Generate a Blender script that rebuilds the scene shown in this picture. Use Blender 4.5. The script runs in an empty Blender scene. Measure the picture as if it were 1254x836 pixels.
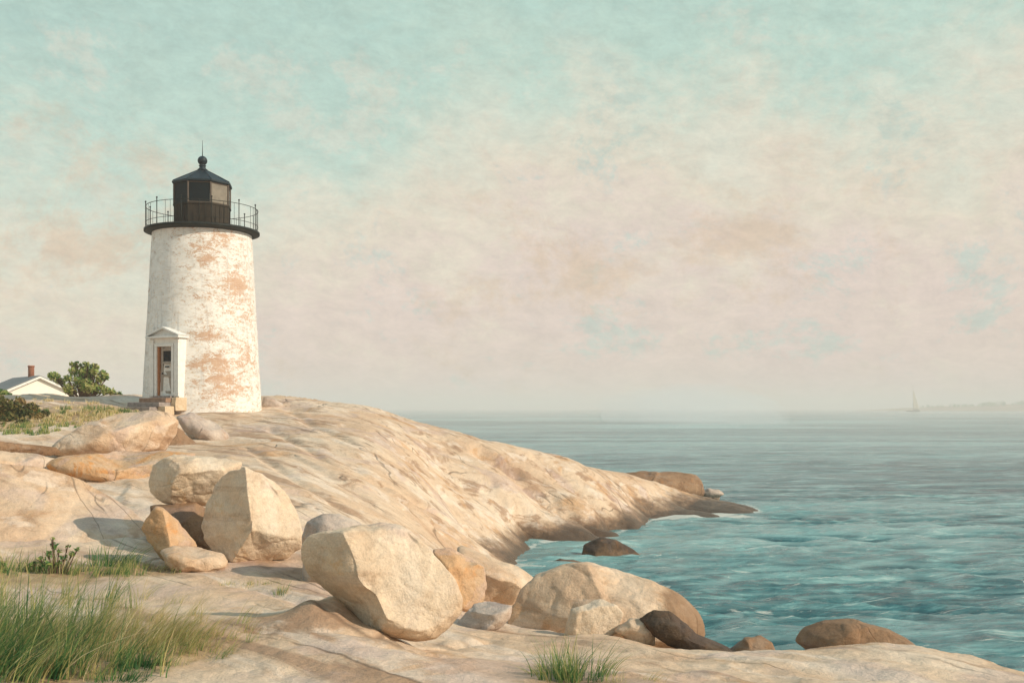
import bpy, bmesh, math, random
import numpy as np
from mathutils import Vector, Matrix
random.seed(7); RNG = np.random.default_rng(11)
scene = bpy.context.scene
COL = scene.collection
R = math.radians
F = 1300.0; CX = 627.0; HY = 499.5; H = 4.5      # focal length in photo pixels, principal column, horizon row, eye height over the sea

def P(px, py, d):
    return np.array([(px-CX)/F*d, d, H-(py-HY)/F*d])

# ------------------------------------------------------------------ noise
_perm = np.random.default_rng(3).permutation(512).astype(np.int64)
_perm = np.concatenate([_perm, _perm, _perm])
_grad = np.random.default_rng(5).normal(size=(512, 3)); _grad /= np.linalg.norm(_grad, axis=1)[:, None]
def perlin(x, y, z):
    x = np.asarray(x, float); y = np.asarray(y, float)+0*x; z = np.asarray(z, float)+0*x
    xi = np.floor(x).astype(np.int64); yi = np.floor(y).astype(np.int64); zi = np.floor(z).astype(np.int64)
    xf = x-xi; yf = y-yi; zf = z-zi
    f = lambda t: t*t*t*(t*(t*6-15)+10)
    u, v, w = f(xf), f(yf), f(zf)
    def g(i, j, k):
        h = _perm[(_perm[(_perm[(xi+i) & 511]+yi+j) & 511]+zi+k) & 511]
        G = _grad[h]
        return G[..., 0]*(xf-i)+G[..., 1]*(yf-j)+G[..., 2]*(zf-k)
    def l(a, b, t): return a+(b-a)*t
    return 1.6*l(l(l(g(0,0,0), g(1,0,0), u), l(g(0,1,0), g(1,1,0), u), v),
             l(l(g(0,0,1), g(1,0,1), u), l(g(0,1,1), g(1,1,1), u), v), w)
def fbm(x, y, z, o=4, gain=.5):
    s = 0; a = 1
    for k in range(o):
        s = s+a*perlin(x+17.3*k, y-9.1*k, z+4.7*k); a *= gain; x = x*2.03; y = y*2.03; z = z*2.03
    return s
def sstep(a, b, t):
    t = np.clip((t-a)/(b-a), 0, 1); return t*t*(3-2*t)

# ------------------------------------------------------------------ object helpers
def link(o, parent=None, loc=None):
    COL.objects.link(o)
    if loc is not None: o.location = loc
    if parent is not None: o.parent = parent
    return o
def tag(o, label=None, cat=None, group=None, kind=None):
    if label: o['label'] = label
    if cat: o['category'] = cat
    if group: o['group'] = group
    if kind: o['kind'] = kind
    return o
def empty(name, loc, rz=0):
    o = bpy.data.objects.new(name, None); o.empty_display_size = .2
    o.rotation_euler = (0, 0, rz); return link(o, None, loc)
def np_mesh(name, verts, faces, mat, smooth=True, attrs=None):
    me = bpy.data.meshes.new(name)
    verts = np.asarray(verts, np.float32)
    groups = faces if isinstance(faces, list) else [faces]
    groups = [np.asarray(g, np.int32) for g in groups if len(g)]
    nl = sum(g.size for g in groups); nf = sum(len(g) for g in groups)
    me.vertices.add(len(verts)); me.vertices.foreach_set('co', verts.ravel())
    me.loops.add(nl); me.loops.foreach_set('vertex_index', np.concatenate([g.ravel() for g in groups]))
    me.polygons.add(nf)
    tot = np.concatenate([np.full(len(g), g.shape[1], np.int32) for g in groups])
    me.polygons.foreach_set('loop_start', np.concatenate([[0], np.cumsum(tot)[:-1]]).astype(np.int32))
    me.polygons.foreach_set('use_smooth', np.full(nf, smooth))
    me.update(calc_edges=True); me.validate()
    for k, v in (attrs or {}).items():
        a = me.attributes.new(k, 'FLOAT', 'POINT'); a.data.foreach_set('value', np.asarray(v, np.float32))
    if mat: me.materials.append(mat)
    return bpy.data.objects.new(name, me)
def bm_obj(name, bm, mat, parent=None, smooth=False, loc=None):
    bmesh.ops.recalc_face_normals(bm, faces=bm.faces)
    me = bpy.data.meshes.new(name); bm.to_mesh(me); bm.free()
    for p in me.polygons: p.use_smooth = smooth
    if mat: me.materials.append(mat)
    return link(bpy.data.objects.new(name, me), parent, loc)
def box(bm, c, s, rz=0, bev=0):
    r = bmesh.ops.create_cube(bm, size=1)
    vs = r['verts']
    bmesh.ops.scale(bm, vec=s, verts=vs)
    if bev:
        es = list({e for v in vs for e in v.link_edges})
        rb = bmesh.ops.bevel(bm, geom=es, offset=bev, segments=2, affect='EDGES', profile=.7)
        vs = [v for v in rb['verts']] if rb['verts'] else vs
        vs = list({v for f in rb['faces'] for v in f.verts} | set(v for v in vs if v.is_valid))
        # the whole island
        seen = set(vs); st = list(vs)
        while st:
            v = st.pop()
            for e in v.link_edges:
                w = e.other_vert(v)
                if w not in seen: seen.add(w); st.append(w)
        vs = list(seen)
    if rz: bmesh.ops.rotate(bm, cent=(0, 0, 0), matrix=Matrix.Rotation(rz, 3, 'Z'), verts=vs)
    bmesh.ops.translate(bm, vec=c, verts=vs)
def tube(bm, pts, r, n=8, r2=None, cap=True):
    pts = [Vector(p) for p in pts]; rings = []
    for i, p in enumerate(pts):
        a = pts[max(i-1, 0)]; b = pts[min(i+1, len(pts)-1)]
        t = (b-a).normalized()
        up = Vector((0, 0, 1)) if abs(t.z) < .9 else Vector((1, 0, 0))
        s = t.cross(up).normalized(); q = s.cross(t)
        rr = r+(r2-r)*i/(len(pts)-1) if r2 is not None else r
        rings.append([bm.verts.new(p+s*rr*math.cos(2*math.pi*k/n)+q*rr*math.sin(2*math.pi*k/n)) for k in range(n)])
    for A, B in zip(rings, rings[1:]):
        for k in range(n): bm.faces.new((A[k], A[(k+1) % n], B[(k+1) % n], B[k]))
    if cap:
        bm.faces.new(rings[0][::-1]); bm.faces.new(rings[-1])
def lathe(bm, prof, n=48, a0=0, c=(0, 0), close=False):
    rings = []
    for r, z in prof:
        rings.append([bm.verts.new((c[0]+r*math.sin(a0+2*math.pi*k/n), c[1]-r*math.cos(a0+2*math.pi*k/n), z)) for k in range(n)])
    for A, B in zip(rings, rings[1:]):
        for k in range(n): bm.faces.new((A[k], A[(k+1) % n], B[(k+1) % n], B[k]))
    if close:
        bm.faces.new(rings[0][::-1]); bm.faces.new(rings[-1])

# ------------------------------------------------------------------ material helpers
class NT:
    def __init__(s, name):
        s.m = bpy.data.materials.new(name); s.m.use_nodes = True
        s.t = s.m.node_tree; s.n = s.t.nodes; s.l = s.t.links
        s.b = s.n['Principled BSDF']
    def new(s, typ, **kw):
        n = s.n.new(typ)
        for k, v in kw.items(): setattr(n, k, v)
        return n
    def put(s, sock, v):
        if hasattr(v, 'is_output') or isinstance(v, bpy.types.NodeSocket): s.l.new(v, sock)
        else: sock.default_value = v
    def coord(s, kind='Object'): return s.new('ShaderNodeTexCoord').outputs[kind]
    def pos(s): return s.new('ShaderNodeNewGeometry').outputs['Position']
    def mapping(s, v, scale=(1, 1, 1), rot=(0, 0, 0), loc=(0, 0, 0)):
        n = s.new('ShaderNodeMapping'); s.put(n.inputs['Vector'], v)
        n.inputs['Scale'].default_value = scale; n.inputs['Rotation'].default_value = rot; n.inputs['Location'].default_value = loc
        return n.outputs[0]
    def noise(s, v, scale, detail=4, rough=.55, dist=0):
        n = s.new('ShaderNodeTexNoise'); s.put(n.inputs['Vector'], v)
        n.inputs['Scale'].default_value = scale; n.inputs['Detail'].default_value = detail
        n.inputs['Roughness'].default_value = rough; n.inputs['Distortion'].default_value = dist
        return n.outputs['Fac']
    def voro(s, v, scale, feat='F1', rnd=1):
        n = s.new('ShaderNodeTexVoronoi', feature=feat); s.put(n.inputs['Vector'], v)
        n.inputs['Scale'].default_value = scale; n.inputs['Randomness'].default_value = rnd
        return n.outputs['Distance']
    def ramp(s, f, stops, interp='LINEAR'):
        n = s.new('ShaderNodeValToRGB'); n.color_ramp.interpolation = interp; s.put(n.inputs[0], f)
        e = n.color_ramp.elements
        while len(e) < len(stops): e.new(.5)
        for el, (p, c) in zip(e, stops):
            el.position = p; el.color = (*c, 1) if not isinstance(c, (int, float)) else (c, c, c, 1)
        return n.outputs[0]
    def mr(s, f, a, b, c=0, d=1, smooth=True):
        n = s.new('ShaderNodeMapRange'); n.interpolation_type = 'SMOOTHSTEP' if smooth else 'LINEAR'
        s.put(n.inputs[0], f)
        for i, v in zip((1, 2, 3, 4), (a, b, c, d)): n.inputs[i].default_value = v
        return n.outputs[0]
    def mix(s, f, a, b, mode='MIX'):
        n = s.new('ShaderNodeMix', data_type='RGBA', blend_type=mode)
        s.put(n.inputs[0], f); 
        for sk, v in ((n.inputs[6], a), (n.inputs[7], b)): s.put(sk, (*v, 1) if isinstance(v, tuple) and len(v) == 3 else v)
        return n.outputs[2]
    def math(s, op, a, b=0., c=None):
        n = s.new('ShaderNodeMath', operation=op); s.put(n.inputs[0], a); s.put(n.inputs[1], b)
        if c is not None: s.put(n.inputs[2], c)
        return n.outputs[0]
    def attr(s, name): 
        n = s.new('ShaderNodeAttribute'); n.attribute_name = name; return n.outputs['Fac']
    def sep(s, v):
        n = s.new('ShaderNodeSeparateXYZ'); s.put(n.inputs[0], v); return n.outputs
    def bump(s, h, strength=.5, dist=.05, normal=None):
        n = s.new('ShaderNodeBump'); s.put(n.inputs['Height'], h)
        n.inputs['Strength'].default_value = strength; n.inputs['Distance'].default_value = dist
        if normal is not None: s.l.new(normal, n.inputs['Normal'])
        return n.outputs[0]
    def out(s, color=None, rough=.8, normal=None, **kw):
        if color is not None: s.put(s.b.inputs['Base Color'], (*color, 1) if isinstance(color, tuple) else color)
        s.put(s.b.inputs['Roughness'], rough)
        if normal is not None: s.l.new(normal, s.b.inputs['Normal'])
        for k, v in kw.items(): s.put(s.b.inputs[k.replace('_', ' ')], v)
        return s.m

def rock_mat(name, cols, stain=(.50, .25, .09), stain_amt=.45, wet=True, streak=.5, world=False, soil=False, freq=1.0, lo=0.02, hi=.5, bumpk=1.0, crack=.55, tone=1.0, sea_end=False):
    tn = lambda *c: tuple(q*tone for q in c)
    N = NT(name)
    v = N.pos() if world else N.coord('Object')
    big = N.noise(v, .55*freq, 5, .6, .6)
    base = N.ramp(big, [(.28, cols[0]), (.45, cols[1]), (.58, cols[2]), (.74, cols[3])])
    # bedding streaks run down and to the right
    sv = N.mapping(N.mapping(v, (1, 1, 1), (0, 0, R(47))), (.075*freq, .85*freq, 1.6*freq))
    st = N.noise(sv, 1.7, 6, .62, .8)
    base = N.mix(N.mr(st, .52, .62, 0, streak), base, tn(.34, .205, .125))
    st2 = N.noise(N.mapping(sv, (1, 1, 1), loc=(7, 3, 1)), 2.4, 5, .6, .5)
    base = N.mix(N.mr(st2, .53, .62, 0, streak*.9), base, tn(.75, .62, .50))
    # iron stains and lilac patches
    sn = N.noise(N.mapping(v, (1, 1, 1), loc=(3.1, 8.2, 1.4)), .8*freq, 5, .65, 1.0)
    base = N.mix(N.mr(sn, .55, .64, 0, stain_amt), base, stain)
    ln = N.noise(N.mapping(v, (1, 1, 1), loc=(-5.1, 2.2, 9.4)), .65*freq, 4, .6, .8)
    base = N.mix(N.mr(ln, .54, .62, 0, .42), base, tn(.50, .375, .335))
    # watery blotches
    bl = N.noise(v, 3.2*freq, 6, .68, 1.4)
    base = N.mix(.45, base, N.ramp(bl, [(.32, (.58, .50, .45)), (.46, (.93, .915, .90)), (.56, (1.06, 1.05, 1.04)), (.68, (1.22, 1.20, 1.14))]), 'MULTIPLY')
    # grains
    gr = N.noise(v, 42*freq**.5, 3, .7)
    base = N.mix(.36, base, N.ramp(gr, [(.32, .66), (.5, 1.0), (.68, 1.28)]), 'MULTIPLY')
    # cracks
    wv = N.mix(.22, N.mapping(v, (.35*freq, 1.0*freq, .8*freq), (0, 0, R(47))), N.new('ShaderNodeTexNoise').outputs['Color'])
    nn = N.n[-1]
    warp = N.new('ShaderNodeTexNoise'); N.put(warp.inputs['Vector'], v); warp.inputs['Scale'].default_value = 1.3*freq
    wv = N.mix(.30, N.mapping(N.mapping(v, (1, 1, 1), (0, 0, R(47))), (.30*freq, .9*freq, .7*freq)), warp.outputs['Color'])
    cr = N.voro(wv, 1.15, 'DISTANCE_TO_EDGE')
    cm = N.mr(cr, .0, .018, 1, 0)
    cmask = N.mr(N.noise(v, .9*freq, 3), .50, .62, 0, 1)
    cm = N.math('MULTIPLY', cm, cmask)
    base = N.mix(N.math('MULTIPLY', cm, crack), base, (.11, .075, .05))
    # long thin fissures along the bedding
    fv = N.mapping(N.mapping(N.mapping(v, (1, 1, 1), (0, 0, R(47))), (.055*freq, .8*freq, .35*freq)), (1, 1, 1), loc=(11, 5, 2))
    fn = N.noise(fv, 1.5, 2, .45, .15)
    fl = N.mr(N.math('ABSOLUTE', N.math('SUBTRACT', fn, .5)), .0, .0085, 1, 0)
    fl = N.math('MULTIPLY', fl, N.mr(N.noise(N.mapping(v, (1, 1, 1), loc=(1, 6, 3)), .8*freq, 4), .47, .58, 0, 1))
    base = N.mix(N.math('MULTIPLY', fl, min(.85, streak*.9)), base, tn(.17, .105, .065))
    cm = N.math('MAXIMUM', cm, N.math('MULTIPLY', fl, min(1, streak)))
    if soil:
        so = N.math('ADD', N.attr('soil'), N.math('MULTIPLY', N.math('SUBTRACT', bl, .5), 1.2))
        sc = N.ramp(N.noise(v, 2.2, 6, .7, .6), [(.3, (.22, .13, .06)), (.5, (.40, .27, .14)), (.7, (.55, .42, .27))])
        base = N.mix(N.mr(so, .35, .75, 0, .85), base, sc)
    if sea_end:
        e_ = N.math('ADD', N.sep(v)[0], N.math('MULTIPLY', N.math('SUBTRACT', N.noise(v, 2.2, 7, .7), .5), 1.3))
        base = N.mix(N.mr(e_, .50, .95, 0, .8), base, (.22, .125, .065))
    rough = .82
    if wet:
        z = N.sep(N.pos())[2]
        zz = N.math('ADD', z, N.math('MULTIPLY', N.math('SUBTRACT', N.noise(N.pos(), .9, 8, .72), .5), 1.5))
        w = N.mr(zz, lo, hi, 1, 0)
        base = N.mix(N.math('MULTIPLY', w, .85), base, (.19, .108, .056))
        w2 = N.mr(zz, lo-.25, lo+.12, 1, 0)
        base = N.mix(N.math('MULTIPLY', w2, .75), base, (.045, .030, .018))
        rough = N.mr(zz, lo, hi, .42, .82)
    h = N.math('ADD', N.math('MULTIPLY', N.noise(v, 5.5*freq, 9, .68, .3), 1.0), N.math('MULTIPLY', st, .8))
    h = N.math('SUBTRACT', h, N.math('MULTIPLY', cm, .5))
    nb = N.bump(h, .55*bumpk, .12/freq**.5)
    nb = N.bump(N.noise(v, 55, 5, .7), .35*bumpk, .012, nb)
    return N.out(base, rough, nb, Specular_IOR_Level=.25)

WARM = [(.52, .335, .215), (.61, .44, .30), (.68, .53, .39), (.735, .615, .49)]
GREY = [(.34, .27, .235), (.45, .37, .315), (.54, .45, .375), (.62, .53, .44)]
ORNG = [(.50, .27, .125), (.60, .37, .20), (.57, .41, .27), (.60, .46, .33)]
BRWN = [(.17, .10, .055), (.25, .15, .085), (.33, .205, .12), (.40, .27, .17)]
DARK = [(.045, .030, .020), (.075, .050, .032), (.12, .075, .045), (.18, .115, .07)]
BLCK = [(.014, .014, .015), (.024, .022, .022), (.035, .03, .03), (.06, .05, .045)]
M = {}
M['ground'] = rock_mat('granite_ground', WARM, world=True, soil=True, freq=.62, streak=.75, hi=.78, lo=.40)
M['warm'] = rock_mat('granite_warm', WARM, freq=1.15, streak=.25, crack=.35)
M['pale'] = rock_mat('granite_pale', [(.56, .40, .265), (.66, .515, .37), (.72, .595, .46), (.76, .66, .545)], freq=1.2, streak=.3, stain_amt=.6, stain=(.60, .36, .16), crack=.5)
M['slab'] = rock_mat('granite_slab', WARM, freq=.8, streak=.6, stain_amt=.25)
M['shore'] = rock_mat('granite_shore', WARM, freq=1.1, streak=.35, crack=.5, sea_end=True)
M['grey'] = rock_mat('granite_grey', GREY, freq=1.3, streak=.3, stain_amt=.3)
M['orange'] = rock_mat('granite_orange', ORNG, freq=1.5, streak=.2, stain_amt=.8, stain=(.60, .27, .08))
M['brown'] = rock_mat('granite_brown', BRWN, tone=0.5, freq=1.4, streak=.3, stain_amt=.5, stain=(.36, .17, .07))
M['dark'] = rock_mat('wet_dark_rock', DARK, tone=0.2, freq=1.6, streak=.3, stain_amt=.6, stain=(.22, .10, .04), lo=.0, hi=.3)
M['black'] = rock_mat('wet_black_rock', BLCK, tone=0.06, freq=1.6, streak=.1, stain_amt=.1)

# ------------------------------------------------------------------ terrain
CP = []   # (px, y, z)
def cp(px, py, d): p = P(px, py, d); CP.append((px, d, p[2]))
def cz(px, d, z): CP.append((px, d, z))
for px in (-700, -250, 0, 250, 500, 750): cp(px, 905, 6.3); cp(px, 836, 8.0 if px < 600 else 8.3); cz(px, 4, 2.7); cz(px, 2.5, 2.75)
for px, d in ((1000, 8.8), (1254, 9.6), (1600, 10.)): cp(px, 838, d); cz(px, 6.5, 2.45); cz(px, 4, 2.65); cz(px, 2.5, 2.7)
cz(2100, 4, 2.6); cz(2100, 8, 1.6); cz(2100, 14, -1)
for px in (-700, -250): cz(px, 13, 2.7); cz(px, 19, 3.2); cz(px, 28, 3.9); cz(px, 42, 4.8); cz(px, 60, 4.9); cz(px, 85, 2)
for a in [(0,760,10.2),(0,705,13),(0,660,15.2),(0,605,19),(0,560,25),(0,528,32),(0,505,38),(0,487,46),
          (150,760,10.2),(150,695,14),(150,640,17.2),(150,600,20.5),(150,562,26),(150,520,35),(150,500,39),(110,486,47),(160,486,46),
          (225,660,16.2),(225,600,20.5),(225,545,31),(190,507,40),(250,505,40),(250,498.5,45.5),(300,504.5,40.3),(318,503,42.5),
          (330,484,47),(365,487,46),(400,491.5,45),(430,495,44.5),(460,500,44),(490,510,43),(520,520,42),(560,533,41.5),(600,546,41),(640,554,41.5),(680,562,42.3),(715,571,43.2),(750,584,45),(785,593,46.5),(820,600,47.6),(860,609,48.2),(895,615,47.6),(915,621,47),(928,627.5,46.3),
          (300,530,34),(300,555,27),(300,600,20),(300,690,14.3),(300,760,10.4),
          (400,520,36),(400,560,28),(400,600,22),(400,640,18.5),(400,690,14.6),(396,734,10.25),(430,760,10.0),(365,748,10.4),(455,773,9.95),
          (500,545,36),(500,575,31),(500,610,26.5),(500,650,22),(500,700,17),(520,745,13),(480,785,10.2),
          (560,570,38.3),(560,600,35.2),(560,640,30.5),(560,680,24.5),(560,720,17.5),
          (600,585,38),(600,620,35.2),(600,655,32.8),(622,689,30.8),(600,700,25),(600,740,17),(600,770,12.6),
          (655,714,26),(660,667,34.9),(660,640,36.7),(660,600,39.2),
          (715,662,36.1),(715,630,38),(715,600,40.5),(760,650,38.9),(770,625,41.5),(800,637,42.7),(815,631,44.4),(860,629,45.2),(895,629,45.3),(820,618,46),(860,620,46.6),
          (700,780,11.9),(760,780,12.1),(800,793,12.2),(850,806,12.3),(900,810,12.4),(950,806,12.5),(1000,803,12.8),(1130,803,12.7),(1190,813,12.3),(1254,827,11.8)]: cp(*a)
cz(700, 15.5, 1.3); cz(660, 19, .9); cz(760, 18, .35)
for px, d in ((800, 15.5), (900, 15.3), (1000, 15.4), (1130, 15.2), (1254, 14.2), (1600, 13)): cz(px, d, .25); cz(px, d+3.2, -.9)
for px, d in ((680, 30), (720, 27), (720, 32), (800, 25), (800, 34), (850, 40), (900, 34), (960, 43), (1000, 25), (1000, 35), (1200, 25), (1200, 40), (1500, 25), (1500, 40), (2100, 25), (2100, 45)): cz(px, d, -1.1)
cz(700, 22.5, -.35)
for px, d, z in ((0, 60, 4.85), (100, 60, 4.8), (250, 58, 4.4), (330, 58, 3.4), (400, 57, 2.6), (460, 55, 1.5), (520, 54, .3), (600, 52, -.8), (750, 55, -1.0), (860, 53, -1.2), (930, 51, -1.3), (1000, 48, -1.3), (960, 46.5, -.9), (1300, 55, -1.4), (1700, 55, -1.4),
                 (0, 85, 2), (150, 85, 1.5), (350, 85, -1), (600, 85, -1.4), (1000, 85, -1.4), (1700, 85, -1.4), (-250, 110, -1.3), (150, 110, -1.4), (-700, 110, -1.3), (700, 110, -1.4), (1500, 110, -1.4)): cz(px, d, z)
CP = np.array(CP)
def uv(px, y): return np.stack([px/150., np.log(y)*6.2], -1)
_c = uv(CP[:, 0], CP[:, 1])
def _phi(a, b): return np.sqrt(((a[:, None]-b[None])**2).sum(-1)+.12)
_A = _phi(_c, _c)+np.eye(len(_c))*1e-5
_n = len(_c)
_B = np.zeros((_n+3, _n+3)); _B[:_n, :_n] = _A
_Q = np.concatenate([np.ones((_n, 1)), _c], 1); _B[:_n, _n:] = _Q; _B[_n:, :_n] = _Q.T
_w = np.linalg.solve(_B, np.concatenate([CP[:, 2], np.zeros(3)]))
def base_z(x, y):
    x = np.atleast_1d(np.asarray(x, float)); y = np.atleast_1d(np.asarray(y, float))
    q = uv(CX+F*x/y, y); out = np.empty(len(q))
    for i in range(0, len(q), 20000):
        k = q[i:i+20000]; out[i:i+20000] = _phi(k, _c)@_w[:_n]+_w[_n]+k@_w[_n+1:]
    return np.maximum(out, -1.5)
CT, ST = math.cos(R(47)), math.sin(R(47))
def seg_dist(x, y, pts):
    best = np.full(len(x), 1e9)
    for a, b in zip(pts, pts[1:]):
        e = b-a; L = (e**2).sum(); t = np.clip(((x-a[0])*e[0]+(y-a[1])*e[1])/L, 0, 1)
        best = np.minimum(best, np.hypot(x-a[0]-t*e[0], y-a[1]-t*e[1]))
    return best
GRO = []
def ground_z(x, y):
    x = np.atleast_1d(np.asarray(x, float)); y = np.atleast_1d(np.asarray(y, float))
    z = base_z(x, y)
    al = x*CT-y*ST; ac = x*ST+y*CT         # along and across the bedding
    far = sstep(9, 26, y)
    wob = .8*perlin(x*.25, y*.25, 3.)
    h = (.05+.05*far)*fbm(al*.10, ac*.42+wob, .5, 4)
    s = ac*.36+wob*1.0+.5*perlin(al*.12, ac*.3, 7.)
    saw = s-np.floor(s); saw = np.minimum((1-saw)/.90, saw/.10)           # tilted sheets with a short step each
    msk = sstep(-.1, .35, perlin(x*.12+4, y*.12, 11.))
    h = h+(.03+.07*far)*(saw-.5)*msk
    s2 = ac*1.9+wob*2.6+.9*perlin(al*.25, ac*.8, 17.); w2 = s2-np.floor(s2); w2 = np.minimum((1-w2)/.85, w2/.15)
    h = h+(.014+.010*far)*(w2-.5)*sstep(-.05, .4, perlin(x*.3+8, y*.3, 21.))
    lob = ac*.30+1.2*perlin(al*.07, ac*.12, 31.)          # broad rounded ribs running down to the cove
    h = h+.55*sstep(22, 30, y)*(np.abs(np.sin(lob*math.pi))**.6-.50)*sstep(3.2, .6, z)*sstep(49, 43, y)
    for k_, w_, dp in GRO:
        h = h-dp*np.exp(-(seg_dist(x, y, k_)/w_)**2)
    h = h+(.030+.03*sstep(14, 9, y)*sstep(-3, 3, x))*fbm(x*1.1, y*1.1, 2.2, 4)+.010*fbm(x*5, y*5, 8.8, 3)
    # flat foundation for the tower
    r = np.hypot(x-TX, y-TY); h = h*sstep(1.5, 5., r)
    return z+h*sstep(-1.3, -.2, z)
TX, TY = -12.42, 42.6
def ray_ground(px, py, d0=5., d1=60.):
    d = np.linspace(d0, d1, 2200); z = H-(py-HY)/F*d
    g = ground_z((px-CX)/F*d, d)
    i = np.nonzero(g >= z)[0]
    return float(d[i[0]]) if len(i) else None

# cracks and gullies that cut the slope, each as (points in the photo, half width, depth) laid on the ground
_gro = []
for pts, w_, dp in [([(588,552),(606,562),(630,575)],.35,.40),([(640,632),(652,648),(668,664)],.35,.45),([(700,628),(735,638),(765,646)],.3,.3),([(548,575),(580,584),(602,590)],.22,.25),([(595,596),(615,612)],.22,.25),
                 ([(345,500),(380,520),(440,545),(500,575)],.16,.09),([(330,525),(400,565),(470,600),(530,640)],.16,.09),([(420,520),(480,540),(540,565),(590,600)],.16,.10),([(300,548),(360,585),(420,625)],.15,.08),
                 ([(318,500),(345,496),(372,503)],.3,.30),([(200,535),(212,527),(222,522)],.25,.4),([(655,560),(700,580),(745,605)],.2,.18),([(460,590),(520,620),(575,655)],.2,.2),
                 ([(240,708),(300,716),(360,730),(400,742)],.10,.05),([(300,770),(380,768),(450,778),(600,785)],.08,.05),([(600,778),(680,783),(760,795)],.07,.04),([(420,790),(520,800),(640,806)],.06,.03)]:
    q_ = []
    for a_, b_ in pts:
        dd = ray_ground(a_, b_)
        if dd: q_.append(P(a_, b_, dd)[:2])
    if len(q_) > 1: _gro.append((q_, w_, dp))
GRO.extend(_gro)
cols = np.unique(np.concatenate([np.arange(-700, -60, 14), np.arange(-60, 1330, 2.6), np.arange(1330, 2120, 14)]))
rows = np.unique(np.concatenate([np.exp(np.arange(math.log(2.6), math.log(60), .0058)), np.exp(np.arange(math.log(60), math.log(112), .02))]))
PXg, Dg = np.meshgrid(cols, rows)
Xg = (PXg-CX)/F*Dg
tx, ty = Xg.ravel(), Dg.ravel()
tz = ground_z(tx, ty)
def blob(px, py, d, rx, ry):
    p = P(px, py, d); return np.exp(-(((tx-p[0])/rx)**2+((ty-p[1])/ry)**2))
soil = np.zeros(len(tx))
for b in [(20, 800, 8.7, 1.6, 1.6), (110, 790, 9.0, 1.3, .9), (200, 790, 9.0, .7, .7), (30, 690, 13.2, 1.6, 1.1), (120, 695, 13.5, 1.2, .6), (40, 515, 36, 3, 3.5), (100, 508, 38, 2.2, 2.0), (150, 503, 39, 1.5, 1.4), (700, 836, 8.2, .5, .3)]:
    soil = np.maximum(soil, blob(*b))
nr, nc = Dg.shape
idx = np.arange(nr*nc).reshape(nr, nc)
quads = np.stack([idx[:-1, :-1], idx[:-1, 1:], idx[1:, 1:], idx[1:, :-1]], -1).reshape(-1, 4)
g = np_mesh('rock_ground', np.stack([tx, ty, tz], -1), quads, M['ground'], True, {'soil': soil})
tag(link(g), 'bare tan granite shore sloping to the sea', 'ground', kind='structure')

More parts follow.
